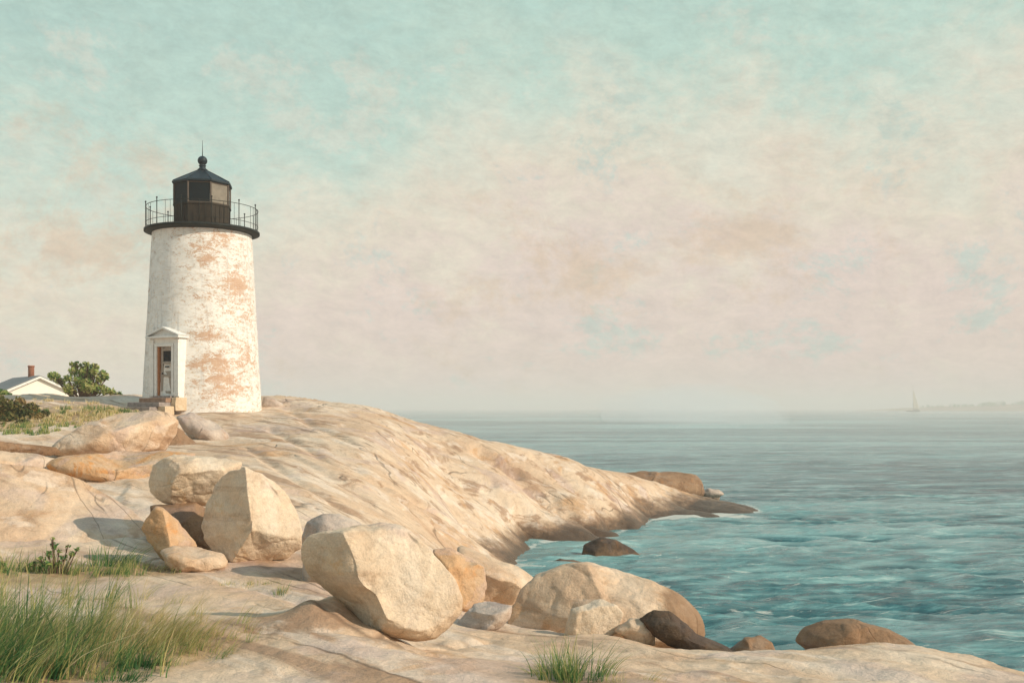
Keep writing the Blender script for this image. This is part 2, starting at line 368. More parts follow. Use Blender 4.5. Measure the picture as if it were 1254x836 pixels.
# ------------------------------------------------------------------ boulders
_ico = {}
def ico(n):
    if n not in _ico:
        bm = bmesh.new(); bmesh.ops.create_icosphere(bm, subdivisions=n, radius=1)
        bm.verts.ensure_lookup_table()
        _ico[n] = (np.array([v.co[:] for v in bm.verts]), np.array([[v.index for v in f.verts] for f in bm.faces])); bm.free()
    return _ico[n]
def rock(name, label, cat, poly, d=None, thick=.8, cuts=(), mat='warm', sub=5, seed=0, rough=.05, pw=.94, chips=10, at=None, group=None, c=None, sink=.0):
    poly = np.array(poly, float)
    b = poly[poly[:, 1].argmax()]
    lo = poly[poly[:, 1] > poly[:, 1].max()-4].mean(0)
    cen = np.array(c) if c else .5*(poly.min(0)+poly.max(0))*.4+.6*poly.mean(0)
    wpx = poly[:, 0].max()-poly[:, 0].min(); hpx = np.ptp(poly[:, 1])
    if d is None:
        g0 = ray_ground(*(at if at else (lo[0], lo[1])))
        s0 = g0/F; d = g0+.30*thick*.5*(wpx+hpx)*.5*s0*2*.5
    poly = cen+(poly-cen)*1.01
    s = d/F
    T = thick*.25*(wpx+hpx)*s                       # half thickness in metres
    # outline radius by angle around the centre
    an = np.linspace(-math.pi, math.pi, 721); rad = np.zeros(721)
    q = poly-cen; q[:, 1] *= -1
    for i, a in enumerate(an):
        dx, dy = math.cos(a), math.sin(a); best = 0
        for k in range(len(q)):
            p0 = q[k]; e = q[(k+1) % len(q)]-p0
            det = dx*(-e[1])+dy*e[0]
            if abs(det) < 1e-9: continue
            t = (p0[0]*(-e[1])+p0[1]*e[0])/det; u = (dx*p0[1]-dy*p0[0])/det
            if t > 0 and -1e-6 <= u <= 1+1e-6: best = max(best, t)
        rad[i] = best
    ker = np.ones(9)/9.; rad = np.convolve(np.concatenate([rad[-9:-1], rad, rad[1:9]]), ker, 'same')[8:-8]
    V, Fc = ico(sub); v = V.copy()
    cr_ = np.random.default_rng(seed+100)
    cuts = list(cuts)+[(cr_.normal(size=3)*np.array([1, 1, .9]), cr_.uniform(.84, .96)) for _ in range(chips)]
    for m, h in cuts:
        m = np.array(m, float); m /= np.linalg.norm(m)
        k = v@m-h; k = .5*(k+np.sqrt(k*k+.0008)); v = v-k[:, None]*m
    sr = np.hypot(v[:, 0], v[:, 2]); th = np.arctan2(v[:, 2], v[:, 0])
    nb_ = 96; ib = ((th+math.pi)/(2*math.pi)*nb_).astype(int) % nb_
    mx_ = np.zeros(nb_); np.maximum.at(mx_, ib, sr); mx_[mx_ < .3] = .3
    mx_ = np.convolve(np.concatenate([mx_[-4:], mx_, mx_[:4]]), np.ones(5)/5, 'same')[4:-4]
    bc = -math.pi+(np.arange(-1, nb_+1)+.5)*2*math.pi/nb_
    sr = sr/np.interp(th, bc, np.concatenate([mx_[-1:], mx_, mx_[:1]]))
    rr = np.interp(th, an, rad)*s
    f = np.clip(sr, 0, 1.05)**pw
    x = np.cos(th)*rr*f; z = np.sin(th)*rr*f; y = np.sign(v[:, 1])*np.abs(v[:, 1])**pw*T
    L = np.stack([x, y, z], -1)
    sz = .5*(wpx+hpx)*s*.5
    n1 = fbm(L[:, 0]*1.3/sz+seed, L[:, 1]*1.3/sz, L[:, 2]*1.3/sz, 3)
    n2 = fbm(L[:, 0]*5/sz+seed, L[:, 1]*5/sz, L[:, 2]*5/sz, 3)
    edge = np.abs(perlin(L[:, 0]*2.2/sz, L[:, 1]*2.2/sz+seed, L[:, 2]*2.2/sz))
    L = L+V*sz*(rough*(n1-.1)+rough*.22*n2-rough*.5*np.exp(-edge*14))[:, None]
    p = P(cen[0], cen[1], d); az = math.atan2(-(p[0]), p[1])
    ca, sa = math.cos(az), math.sin(az)
    L = np.stack([L[:, 0]*ca-L[:, 1]*sa, L[:, 0]*sa+L[:, 1]*ca, L[:, 2]-sink], -1)
    zb = L[:, 2].min(); L[:, 2] -= zb
    foot = max(float(ground_z(p[0], p[1])[0]), -.4)-.07; gap = p[2]+zb-foot      # the foot goes down into what carries it
    if 0 < gap < .6 and 'leaning' not in label:
        hq = .3*L[:, 2].max(); k = np.clip(1-L[:, 2]/hq, 0, 1); L[:, 2] -= gap*k; zb -= gap; L[:, 2] += gap
    o = np_mesh(name, L, Fc, M[mat], True)
    link(o, None, (p[0], p[1], p[2]+zb))
    gz = ground_z(p[0], p[1])[0]
    print('ROCK %-16s d=%.2f base=%.2f ground=%.2f size=%.2f' % (label[:16], d, p[2]+zb, gz, wpx*s))
    return tag(o, label, cat, group or 'granite rocks on the shore')

rock('boulder', 'tall angular boulder with a grey shaded left face, upright behind the largest tilted boulder', 'boulder',
     [(300,569),(318,578),(335,591),(352,610),(365,635),(372,655),(368,672),(350,683),(325,687),(300,689),(282,687),(262,676),(250,660),(248,645),(252,620),(262,597),(278,577)],
     thick=.95, cuts=[((-.80,-.58,.14),.40),((.50,-.78,.36),.52),((.25,-.75,-.55),.66)], mat='pale', sub=6, seed=1, rough=.045)
rock('boulder', 'largest cream boulder, tilted to the right with a grey left edge, in the middle foreground', 'boulder',
     [(400,650),(430,645),(465,643),(492,647),(515,660),(535,680),(555,710),(566,735),(565,750),(550,770),(535,783),(510,785),(480,779),(450,768),(420,747),(395,725),(375,707),(366,685),(368,668),(380,656)],
     thick=.72, d=10.12, cuts=[((.32,-.80,.50),.46),((-.80,-.50,-.20),.47),((.1,-.2,.95),.84)], chips=3, mat='pale', sub=6, seed=2, rough=.04)
rock('rock', 'rounded grey-tan rock peeking out behind the upper left of the largest boulder', 'rock',
     [(372,656),(376,640),(395,628),(415,629),(432,636),(454,648),(458,714),(372,714)], thick=.9, d=13.3, mat='grey', seed=3, c=(412,660))
rock('boulder', 'broad tan boulder with shaded underside leaning against the left of the tall angular boulder', 'boulder',
     [(188,570),(200,560),(215,556),(250,560),(295,566),(290,584),(268,604),(252,619),(225,620),(200,614),(186,602),(183,590)],
     thick=.9, cuts=[((.1,-.8,-.55),.60),((-.85,-.5,.0),.70)], mat='pale', sub=6, seed=4, d=15.5, chips=4)
rock('rock', 'small orange-faced pointed rock in front of the dark gap between the boulders', 'rock',
     [(192,620),(200,621),(215,636),(240,668),(238,684),(215,684),(200,678),(182,662),(175,647),(180,633)],
     thick=.8, cuts=[((.7,-.6,.35),.5),((-.7,-.7,.1),.55)], mat='orange', seed=5, d=14.2)
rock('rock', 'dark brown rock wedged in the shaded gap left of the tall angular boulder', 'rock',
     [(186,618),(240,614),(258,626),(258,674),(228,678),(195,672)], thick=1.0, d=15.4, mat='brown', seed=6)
rock('rock', 'low flat pale slab at the foot of the small orange pointed rock', 'rock',
     [(197,674),(215,669),(250,674),(272,680),(280,692),(262,699),(215,698),(203,688)], thick=1.3, cuts=[((0,-.25,.95),.45)], mat='warm', seed=7)
rock('rock', 'orange cracked rock against the right side of the largest boulder', 'rock',
     [(530,674),(550,671),(575,684),(592,695),(597,715),(592,742),(565,748),(545,720)], thick=.9, d=13.6, cuts=[((.5,-.8,.1),.5),((0,-.4,.9),.6)], mat='orange', seed=8)
rock('rock', 'low grey block on the ground right of the largest boulder', 'rock',
     [(580,742),(600,739),(627,741),(624,755),(610,768),(585,779),(560,779),(556,768),(570,752)], thick=1.0, d=12.4, cuts=[((-.6,-.75,.1),.5),((0,-.2,.95),.5)], mat='grey', seed=9)
rock('rock', 'rounded brown ledge sloping to the cove behind the orange cracked rock', 'rock',
     [(560,668),(600,683),(640,699),(658,712),(645,728),(625,745),(595,748),(575,735),(560,700)], thick=1.4, d=16.5, cuts=[((0,-.8,-.3),.7)], mat='warm', seed=10)
rock('boulder', 'long humped tan rock at the water edge right of centre, darkening at its right end', 'boulder',
     [(618,768),(626,742),(640,722),(655,708),(690,695),(720,692),(760,700),(800,712),(835,728),(850,742),(862,762),(850,776),(800,776),(760,776),(700,778),(650,776)],
     thick=.9, d=13.3, cuts=[((-.45,-.8,.25),.52),((.30,-.70,.62),.54)], mat='shore', sub=6, seed=11, rough=.05)
rock('rock', 'pale angular chunk in front of the long humped tan rock', 'rock',
     [(690,776),(700,746),(735,735),(755,741),(763,750),(757,768),(742,776),(720,777)], thick=.7, d=12.45, cuts=[((.3,-.9,.2),.45),((0,-.2,.95),.6)], mat='pale', seed=12)
rock('rock', 'small tan wedge between the pale chunk and the wet dark seal-shaped rock', 'rock',
     [(752,772),(775,757),(790,757),(802,780),(780,785)], thick=.9, d=12.3, mat='warm', seed=13, sub=4)
rock('rock', 'wet dark seal-shaped rock trailing along the ledge by the water', 'rock',
     [(783,760),(800,748),(822,750),(840,763),(856,778),(880,788),(902,794),(897,807),(870,807),(838,796),(812,787),(795,778)], thick=.55, d=12.15, mat='dark', seed=14, c=(838,778), sub=6)
rock('rock', 'small tan knob at the right end of the wet seal-shaped rock', 'rock',
     [(893,798),(912,783),(930,778),(945,786),(949,800),(928,807),(898,807)], thick=.9, d=12.15, mat='brown', seed=15, cuts=[((.5,-.6,.5),.6)], sub=4)
rock('boulder', 'smooth brown oval boulder lying alone on the ledge at lower right', 'boulder',
     [(976,788),(985,773),(1010,763),(1045,760),(1085,768),(1110,780),(1131,799),(1126,807),(1080,808),(1030,806),(990,800)], thick=.8, d=12.7, mat='brown', sub=6, seed=16, rough=.035, cuts=[((.4,-.8,.2),.7)])
rock('sea_rock', 'dark brown rock rising from the cove water below the point', 'rock',
     [(711,690),(714,668),(735,658),(755,661),(775,671),(792,685),(770,697),(730,697)], thick=.9, d=31.6, cuts=[((.45,-.8,.2),.5)], mat='dark', seed=17)
rock('sea_rock', 'flat black rock awash in the cove water', 'rock',
     [(670,691),(685,684),(703,685),(716,690),(700,699),(676,698)], thick=.9, d=30.4, mat='black', sub=4, seed=18)
rock('sea_rock', 'brown flat-topped outcrop behind the far tip of the point', 'rock',
     [(720,592),(745,583),(768,578),(795,575.5),(830,577),(852,581),(860,591),(862,606),(830,612),(780,608),(735,604)], thick=.6, d=50.5, cuts=[((.75,-.65,.1),.70),((-.1,-.7,.6),.72)], mat='brown', seed=19)
rock('sea_rock', 'tiny grey rock in the water beside the far outcrop', 'rock',
     [(859,604),(866,598),(880,599),(886,604),(876,611),(864,611)], thick=.9, d=51, mat='grey', sub=4, seed=20)
rock('rock', 'grey-brown weathered rock below the foot of the lighthouse', 'rock',
     [(216,510),(235,504),(262,516),(280,532),(286,548),(262,552),(240,540),(225,526)], thick=1.0, d=32.5, mat='grey', seed=21, cuts=[((.3,-.5,.8),.6)])
rock('rock', 'triangular tan rock beside the dark fissure under the lighthouse', 'rock',
     [(193,548),(205,531),(218,523),(236,540),(245,550),(215,553)], thick=.9, d=30.8, mat='brown', seed=22, sub=4, cuts=[((.2,-.8,.5),.5)])
rock('rock_slab', 'smooth lilac-tan slab with a rounded grey left nose, uppermost on the left slope', 'rock',
     [(66,549),(80,535),(105,520),(140,508),(180,502),(205,505),(215,515),(212,535),(200,552),(160,562),(120,562),(85,560),(68,555)], thick=.9, d=27, mat='slab', sub=6, seed=23, rough=.04, cuts=[((.1,-.4,.9),.6)])
rock('rock_slab', 'tan slab with a blue-grey left nose and orange broken right end', 'rock',
     [(64,566),(80,557),(130,554),(200,553),(238,558),(205,575),(188,600),(165,614),(130,600),(100,588),(72,578)], thick=.9, d=22.5, mat='orange', sub=6, seed=24, rough=.05, cuts=[((.1,-.4,.9),.55)])
rock('rock_slab', 'long pale whaleback slab sloping down from the left edge above the grass', 'rock',
     [(-90,610),(0,568),(45,575),(100,596),(140,618),(170,645),(192,672),(197,690),(170,700),(100,706),(0,708),(-90,708)], thick=1.15, d=16.0, mat='slab', sub=6, seed=25, rough=.03, chips=4, cuts=[((.10,-.42,.90),.20)], c=(60,655))
rock('rock_slab', 'flat tan slab at the left edge below the dark weathered ledge', 'rock',
     [(-60,560),(0,552),(40,556),(75,566),(95,584),(40,588),(-60,590)], thick=.6, d=22.5, mat='slab', sub=5, seed=26, cuts=[((0,-.3,.95),.5)])
rock('rock_ledge', 'thin dark weathered ledge at the left edge below the scrub', 'ledge',
     [(-60,541),(0,540),(40,545),(68,549),(70,555),(30,555),(-60,556)], thick=.22, d=25.5, mat='brown', sub=5, seed=27)
rock('rock', 'low broken ledge at the right foot of the lighthouse tower', 'rock',
     [(322,496),(324,486),(336,488),(350,496),(358,504),(340,507),(326,505)], thick=.9, d=44.2, mat='grey', sub=4, seed=28)

# ------------------------------------------------------------------ lighthouse
SUN_AZ, SUN_EL = 68.0, 30.0        # degrees: azimuth from straight behind the camera towards the right
BZ = 4.5-(504.5-HY)/F*40.3-.25
Zp = lambda py, d=TY: H-(py-HY)/F*d
pxm = TY/F
# weathered white paint over brick
def tower_mat():
    N = NT('peeling_white_paint')
    uvv = N.coord('UV'); v = N.coord('Object')
    br = N.new('ShaderNodeTexBrick'); N.put(br.inputs['Vector'], uvv)
    br.inputs['Scale'].default_value = 1; br.inputs['Brick Width'].default_value = .22; br.inputs['Row Height'].default_value = .075
    br.inputs['Mortar Size'].default_value = .006; br.inputs['Color1'].default_value = (.40, .19, .105, 1); br.inputs['Color2'].default_value = (.52, .31, .19, 1)
    br.inputs['Mortar'].default_value = (.55, .46, .36, 1); br.inputs['Bias'].default_value = -.1
    sv = N.mapping(v, (1, 1, 2.1))
    n1 = N.noise(sv, 3.0, 9, .78, .6); n2 = N.noise(sv, 13, 7, .75, .4)
    peel = N.math('ADD', N.math('MULTIPLY', N.attr('peel'), .115), N.math('ADD', N.math('MULTIPLY', n1, .62), N.math('MULTIPLY', n2, .40)))
    paint = N.ramp(N.noise(sv, 1.6, 6, .65, .7), [(.3, (.60, .58, .54)), (.46, (.76, .74, .70)), (.6, (.82, .80, .76))])
    paint = N.mix(N.mr(N.noise(sv, 5.5, 7, .75, .6), .52, .64, 0, .55), paint, (.64, .48, .31))     # thin yellowed paint
    streak = N.noise(N.mapping(v, (5, 5, .35)), 1.2, 5, .6)
    paint = N.mix(N.mr(streak, .54, .70, 0, .45), paint, (.46, .45, .44))
    exp = N.mr(peel, .54, .585, 0, 1)
    brick = N.mix(N.mr(n2, .35, .65, 0, .55), br.outputs['Color'], (.52, .33, .185))
    col = N.mix(N.math('MULTIPLY', exp, .84), paint, brick)
    edge = N.mr(peel, .52, .555, 0, 1)
    h = N.math('SUBTRACT', N.math('MULTIPLY', N.noise(v, 9, 6, .65), .4), N.math('MULTIPLY', edge, .5))
    h = N.math('SUBTRACT', h, N.math('MULTIPLY', br.outputs['Fac'], .35))
    return N.out(col, .75, N.bump(h, .5, .03), Specular_IOR_Level=.25)
def plain(name, c1, c2, rough=.6, scale=6, metal=0, bump=.2, st=(1, 1, 1), spec=.4):
    N = NT(name); v = N.mapping(N.coord('Object'), st)
    n = N.noise(v, scale, 7, .68, .5)
    col = N.ramp(n, [(.3, c1), (.68, c2)])
    return N.out(col, rough, N.bump(N.noise(v, scale*3, 5, .65), bump, .02), Metallic=metal, Specular_IOR_Level=spec)
M['tower'] = tower_mat()
M['iron'] = plain('black_iron', (.006, .009, .008), (.020, .026, .023), .6, 7, spec=.2)
M['lantern'] = plain('lantern_panel', (.010, .012, .010), (.048, .036, .024), .7, 5, st=(3, 3, .6), spec=.2)
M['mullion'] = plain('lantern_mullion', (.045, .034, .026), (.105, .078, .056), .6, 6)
M['roofmetal'] = plain('lantern_roof_metal', (.006, .013, .018), (.022, .038, .046), .5, 5, spec=.25)
M['trim'] = plain('white_trim', (.62, .61, .58), (.80, .79, .76), .6, 7)
M['door'] = plain('grey_door', (.26, .22, .18), (.38, .33, .28), .6, 9, st=(4, 4, 1))
M['rust'] = plain('rusty_jamb', (.30, .10, .035), (.42, .18, .07), .7, 8)
M['pane_dark'] = plain('dark_glass', (.004, .009, .012), (.010, .018, .021), .35, 3, bump=.02, spec=.12)
M['pane_tan'] = plain('tan_pane', (.13, .115, .09), (.24, .21, .165), .5, 4, bump=.1)  # matte tan, lighter than the other lantern panes
M['stone_y'] = plain('sandstone_step', (.46, .33, .20), (.62, .51, .37), .85, 6, bump=.5)
M['stone_g'] = plain('grey_step', (.17, .14, .13), (.36, .31, .28), .85, 6, bump=.5)
M['stone_b'] = plain('brown_step', (.20, .11, .07), (.36, .24, .17), .85, 6, bump=.5)
def glass():
    N = NT('clear_glass')
    return N.out((.9, .95, .97), .03, None, Transmission_Weight=1.0, IOR=1.1)
M['glass'] = glass()

LH = empty('lighthouse', (TX, TY, BZ))
tag(LH, 'short white conical lighthouse with peeling paint and a black lantern on the granite ridge', 'lighthouse')
zt = Zp(287)-BZ
r0, r1 = 2.33, 1.93
# tower wall with cylindrical UV
na, nz = 120, 90
A_, Z_ = np.meshgrid(np.linspace(0, 2*math.pi, na+1), np.linspace(-.5, zt, nz+1))
Rr = r0+(r1-r0)*np.clip(Z_, -.5, None)/zt
Rr = Rr+.012*fbm(np.cos(A_)*3, np.sin(A_)*3, Z_*1.6, 3)
tv = np.stack([Rr*np.sin(A_), -Rr*np.cos(A_), Z_], -1).reshape(-1, 3)
ii = np.arange((nz+1)*(na+1)).reshape(nz+1, na+1)
tq = np.stack([ii[:-1, :-1], ii[:-1, 1:], ii[1:, 1:], ii[1:, :-1]], -1).reshape(-1, 4)
peel = np.zeros(tv.shape[0])
cam_az = math.atan2(-TX, TY)
for px, py, rx, ry, s in [(243,312,22,9,.6),(272,296,16,6,.9),(255,326,13,8,.9),(287,352,17,13,1.1),(222,296,8,12,.5),(262,300,30,10,.5),(240,372,20,4,.45),(300,390,10,9,.5),
                          (255,415,18,8,1.0),(262,447,26,10,1.05),(240,448,8,8,.9),(268,466,20,8,1.1),(280,480,24,10,.7),(240,470,9,5,.9),(300,440,10,25,.55),(290,360,22,35,.45),(250,380,60,12,.1)]:
    off = max(-.96, min(.96, (px-248.)/(58.5+(py-287)/216.*11.5)))
    a = cam_az+math.asin(off); zc = Zp(py)-BZ
    da = (A_.ravel()-a+math.pi) % (2*math.pi)-math.pi
    wx = rx*pxm/2.1/max(.35, math.cos(math.asin(off))); wz = ry*pxm
    peel = np.maximum(peel, s*np.exp(-(da/wx)**2-((Z_.ravel()-zc)/wz)**2))
peel = peel-.35*np.exp(-(((A_.ravel()-(cam_az-.75)+math.pi) % (2*math.pi)-math.pi)/.45)**2)
t = np_mesh('tower_wall', tv, tq, M['tower'], True, {'peel': peel})
uvl = t.data.uv_layers.new(name='UVMap')
li = np.empty(len(t.data.loops), np.int32); t.data.loops.foreach_get('vertex_index', li)
U = np.stack([A_.ravel()*2.1, Z_.ravel()], -1)[li]; uvl.data.foreach_set('uv', U.astype(np.float32).ravel())
link(t, LH)
# gallery
dz = Zp(288)-BZ
bm = bmesh.new(); lathe(bm, [(1.6, dz+.02), (1.97, dz-.01), (2.05, dz+.02), (2.20, dz+.05), (2.24, dz+.06), (2.24, dz+.15), (2.20, dz+.17), (1.0, dz+.18)], 64)
bm_obj('gallery_deck', bm, M['iron'], LH, True)
gz = dz+.17
bm = bmesh.new()
ring = lambda r, z, n=72: [(r*math.sin(2*math.pi*k/n), -r*math.cos(2*math.pi*k/n), z) for k in range(n+1)]
for hh, rad in ((.86, .012), (.22, .010)): tube(bm, ring(2.17, gz+hh), rad, 6, cap=False)
rail = bm_obj('railing', bm, M['iron'], LH, True)
npost = 12
for k in range(npost):
    a = 2*math.pi*(k+.30)/npost+cam_az
    bm = bmesh.new(); x, y = 2.17*math.sin(a), -2.17*math.cos(a)
    tube(bm, [(x, y, gz-.10), (x, y, gz+.99)], .018, 7)
    r = bmesh.ops.create_icosphere(bm, subdivisions=2, radius=.035); bmesh.ops.translate(bm, vec=(x, y, gz+1.0), verts=r['verts'])
    bm_obj('post', bm, M['iron'], rail, True)
    for j in range(1, 5):
        if (k*7+j*3) % 5 in (0, 3): continue          # a few are missing
        b = a+2*math.pi/npost*j/5
        bm = bmesh.new(); x2, y2 = 2.17*math.sin(b), -2.17*math.cos(b)
        tube(bm, [(x2, y2, gz+.0), (x2, y2, gz+.86)], .0075, 5)
        bm_obj('baluster', bm, M['iron'], rail, True)
# lantern room
LR = 1.14; va = [cam_az+R(-29+45*k) for k in range(8)]
def okt(r, k, z): return Vector((r*math.sin(va[k % 8]), -r*math.cos(va[k % 8]), z))
z0, z1, z2 = gz-.01, Zp(254.5)-BZ, Zp(228.5)-BZ
bm = bmesh.new()
for (ra, za), (rb, zb) in zip([(LR, z0), (LR, z1-.03), (LR+.03, z1-.03), (LR+.03, z1+.03), (LR-.06, z1+.03)], [(LR, z1-.03), (LR+.03, z1-.03), (LR+.03, z1+.03), (LR-.06, z1+.03), (LR-.06, z0)]):
    for k in range(8): bm.faces.new([bm.verts.new(okt(ra, k, za)), bm.verts.new(okt(ra, k+1, za)), bm.verts.new(okt(rb, k+1, zb)), bm.verts.new(okt(rb, k, zb))])
bmesh.ops.remove_doubles(bm, verts=bm.verts, dist=1e-4)
lw = bm_obj('lantern_wall', bm, M['lantern'], LH)
for k in range(8):                                     # plank battens of the lower wall
    for t_ in (.25, .5, .75):
        bm = bmesh.new(); p = okt(LR+.008, k, 0).lerp(okt(LR+.008, k+1, 0), t_)
        box(bm, (p.x, p.y, (z0+z1)/2), (.03, .02, z1-z0-.12), math.atan2(okt(1, k+1, 0).y-okt(1, k, 0).y, okt(1, k+1, 0).x-okt(1, k, 0).x))
        bm_obj('panel_batten', bm, M['lantern'], lw)
for k in range(8):
    bm = bmesh.new(); p = okt(LR-.015, k, 0); tube(bm, [(p.x, p.y, z1+.02), (p.x, p.y, z2)], .038, 6)
    bm_obj('mullion', bm, M['mullion'], LH)
# facet k spans va[k]..va[k+1]: 7 is front-left, 0 front, 1 front-right, 2 right
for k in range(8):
    m = {0: 'pane_dark', 7: 'pane_dark', 6: 'pane_dark', 1: 'pane_tan', 2: 'glass', 3: 'glass', 4: 'glass', 5: 'pane_dark'}[k]
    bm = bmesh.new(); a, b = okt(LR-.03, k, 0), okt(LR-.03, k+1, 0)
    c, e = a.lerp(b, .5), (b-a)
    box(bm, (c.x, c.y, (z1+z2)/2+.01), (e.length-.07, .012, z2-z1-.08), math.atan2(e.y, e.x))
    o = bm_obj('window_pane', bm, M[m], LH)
    if k == 1: o['label'] = 'matte tan pane on the front-right facet'
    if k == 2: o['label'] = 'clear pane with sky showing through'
    bm = bmesh.new()
    for zz in (z1+.045, z2-.02):
        box(bm, (c.x, c.y, zz), (e.length-.02, .05, .05), math.atan2(e.y, e.x))
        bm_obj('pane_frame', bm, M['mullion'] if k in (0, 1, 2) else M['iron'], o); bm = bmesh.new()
    bm.free()
RE = 1.21; za = Zp(207)-BZ
bm = bmesh.new(); prof = [(LR-.1, z2-.0), (RE-.03, z2), (RE, z2+.03), (RE, z2+.09), (RE-.05, z2+.12), (.70, z2+.37), (.16, za-.05), (.13, za)]
for (ra, z_a), (rb, z_b) in zip(prof, prof[1:]):
    for k in range(8): bm.faces.new([bm.verts.new(okt(ra, k, z_a)), bm.verts.new(okt(ra, k+1, z_a)), bm.verts.new(okt(rb, k+1, z_b)), bm.verts.new(okt(rb, k, z_b))])
bmesh.ops.remove_doubles(bm, verts=bm.verts, dist=1e-4)
rf = bm_obj('lantern_roof', bm, M['roofmetal'], LH)
bm = bmesh.new()
for k in range(8): tube(bm, [okt(RE-.04, k, z2+.125), okt(.70, k, z2+.375), okt(.16, k, za-.05)], .018, 6)
bm_obj('roof_rib', bm, M['roofmetal'], rf)
zb_ = Zp(197)-BZ
bm = bmesh.new(); prof = [(.19, za-.06), (.20, za-.03), (.13, za+.02), (.12, za+.10), (.15, za+.12), (.13, za+.15)]
prof += [(.19*math.sin(t_), zb_-.19*math.cos(t_)) for t_ in np.linspace(.55, 3.0, 14)]
lathe(bm, prof, 24, close=True); bm_obj('ball_finial', bm, M['roofmetal'], rf, True)
bm = bmesh.new(); tube(bm, [(0, 0, zb_+.17), (0, 0, Zp(172)-BZ)], .018, 6, .006); bm_obj('lightning_rod', bm, M['iron'], rf, True)
# door surround: local frame, x to the right along the front, -y outwards
PA = cam_az-R(41)
PRx = Matrix.Rotation(PA, 4, 'Z')
PO = bpy.data.objects.new('door_surround', None); PO.empty_display_size = .2
PP = cam_az-R(36)
link(PO, LH, (2.36*math.sin(PP), -2.36*math.cos(PP), 0)); PO.rotation_euler = (0, 0, PA)
zs, ze, zap = Zp(485, 40.3)-BZ, Zp(413.5, 40.3)-BZ, Zp(401.5, 40.3)-BZ
W = 1.44; ow = .72; D = 1.2
ot = Zp(424, 40.3)-BZ
bm = bmesh.new()
for sx in (-1, 1):
    wside = (W/2-ow/2)
    box(bm, (sx*(ow/2+wside/2), D/2, (ze+zs)/2-.2), (wside, D, ze-zs+.4), bev=.008)
box(bm, (0, D/2+.002, (ze+ot)/2), (ow-.004, D, ze-ot), bev=.004)
bm_obj('surround_wall', bm, M['trim'], PO)
for sx in (-1, 1):
    bm = bmesh.new(); box(bm, (sx*(W/2-.10), -.03, (zs+ze)/2-.03), (.20, .06, ze-zs-.10), bev=.008)
    box(bm, (sx*(W/2-.10), -.035, ze-.12), (.24, .08, .07), bev=.006); box(bm, (sx*(W/2-.10), -.035, zs+.07), (.24, .08, .14), bev=.006)
    bm_obj('pilaster', bm, M['trim'], PO)
bm = bmesh.new()
box(bm, (0, D/2-.07, ze+.03), (W+.20, D+.2, .07), bev=.01)
box(bm, (0, -.02, ot+.05), (ow+.22, .06, .10), bev=.008)
for sx in (-1, 1): box(bm, (sx*(ow/2+.055), -.02, (zs+ot)/2), (.11, .05, ot-zs-.01), bev=.008)
bm_obj('architrave', bm, M['trim'], PO)
bm = bmesh.new()                                        # pediment prism with raised raking edge
def prism(bm, pts, y0, y1):
    a = [bm.verts.new((x, y0, z)) for x, z in pts]; b = [bm.verts.new((x, y1, z)) for x, z in pts]
    bm.faces.new(a); bm.faces.new(b[::-1])
    for k in range(len(pts)): bm.faces.new((a[k], b[k], b[(k+1) % len(pts)], a[(k+1) % len(pts)]))
pw_, hh = W/2+.07, zap-ze
prism(bm, [(-pw_+.06, ze+.068), (pw_-.06, ze+.068), (0, ze+hh-.02)], 0.02, D)
bm_obj('pediment', bm, M['trim'], PO)
bm = bmesh.new()
for sx in (-1, 1): prism(bm, [(sx*pw_, ze+.07), (sx*(pw_+.03), ze+.10), (0, zap+.05), (0, zap-.02)], -.14, D)
bm_obj('pediment_moulding', bm, M['trim'], PO)
bm = bmesh.new(); box(bm, (0, .02, zs-.03), (ow+.14, .36, .10), bev=.012); bm_obj('threshold', bm, M['stone_g'], PO)
DR = bpy.data.objects.new('door', None); DR.empty_display_size = .1; link(DR, LH, PO.location); DR.rotation_euler = (0, 0, PA)
dh = ot-zs
bm = bmesh.new(); dw = ow-.12
zc0 = zs+.02
for x0 in (-1, 1): box(bm, (.05+x0*(dw/2-.05), .11, zc0+dh/2-.02), (.10, .05, dh-.06), bev=.006)
for zr in (.06, .42, .70, .98): box(bm, (.05, .111, zc0+dh*zr*.93+.03), (dw-.2, .048, .09), bev=.004)
box(bm, (.05, .13, zc0+dh*.25), (dw-.2, .02, dh*.5))
bm_obj('door_leaf', bm, M['door'], DR)
bm = bmesh.new(); box(bm, (.05, .115, zc0+dh*.79), (dw-.20, .014, dh*.28)); bm_obj('door_window', bm, M['pane_dark'], DR)
bm = bmesh.new(); box(bm, (-ow/2+.035, .08, zc0+dh/2-.02), (.07, .14, dh-.02)); bm_obj('door_jamb', bm, M['rust'], DR)
bm = bmesh.new(); r = bmesh.ops.create_uvsphere(bm, u_segments=12, v_segments=8, radius=.035); bmesh.ops.translate(bm, vec=(-.15, .06, zc0+dh*.45), verts=r['verts'])
bm_obj('door_knob', bm, M['iron'], DR, True)
bm = bmesh.new(); box(bm, (.05, .083, zc0+dh*.585), (.2, .02, .05), bev=.004); bm_obj('letter_slot', bm, M['iron'], DR)

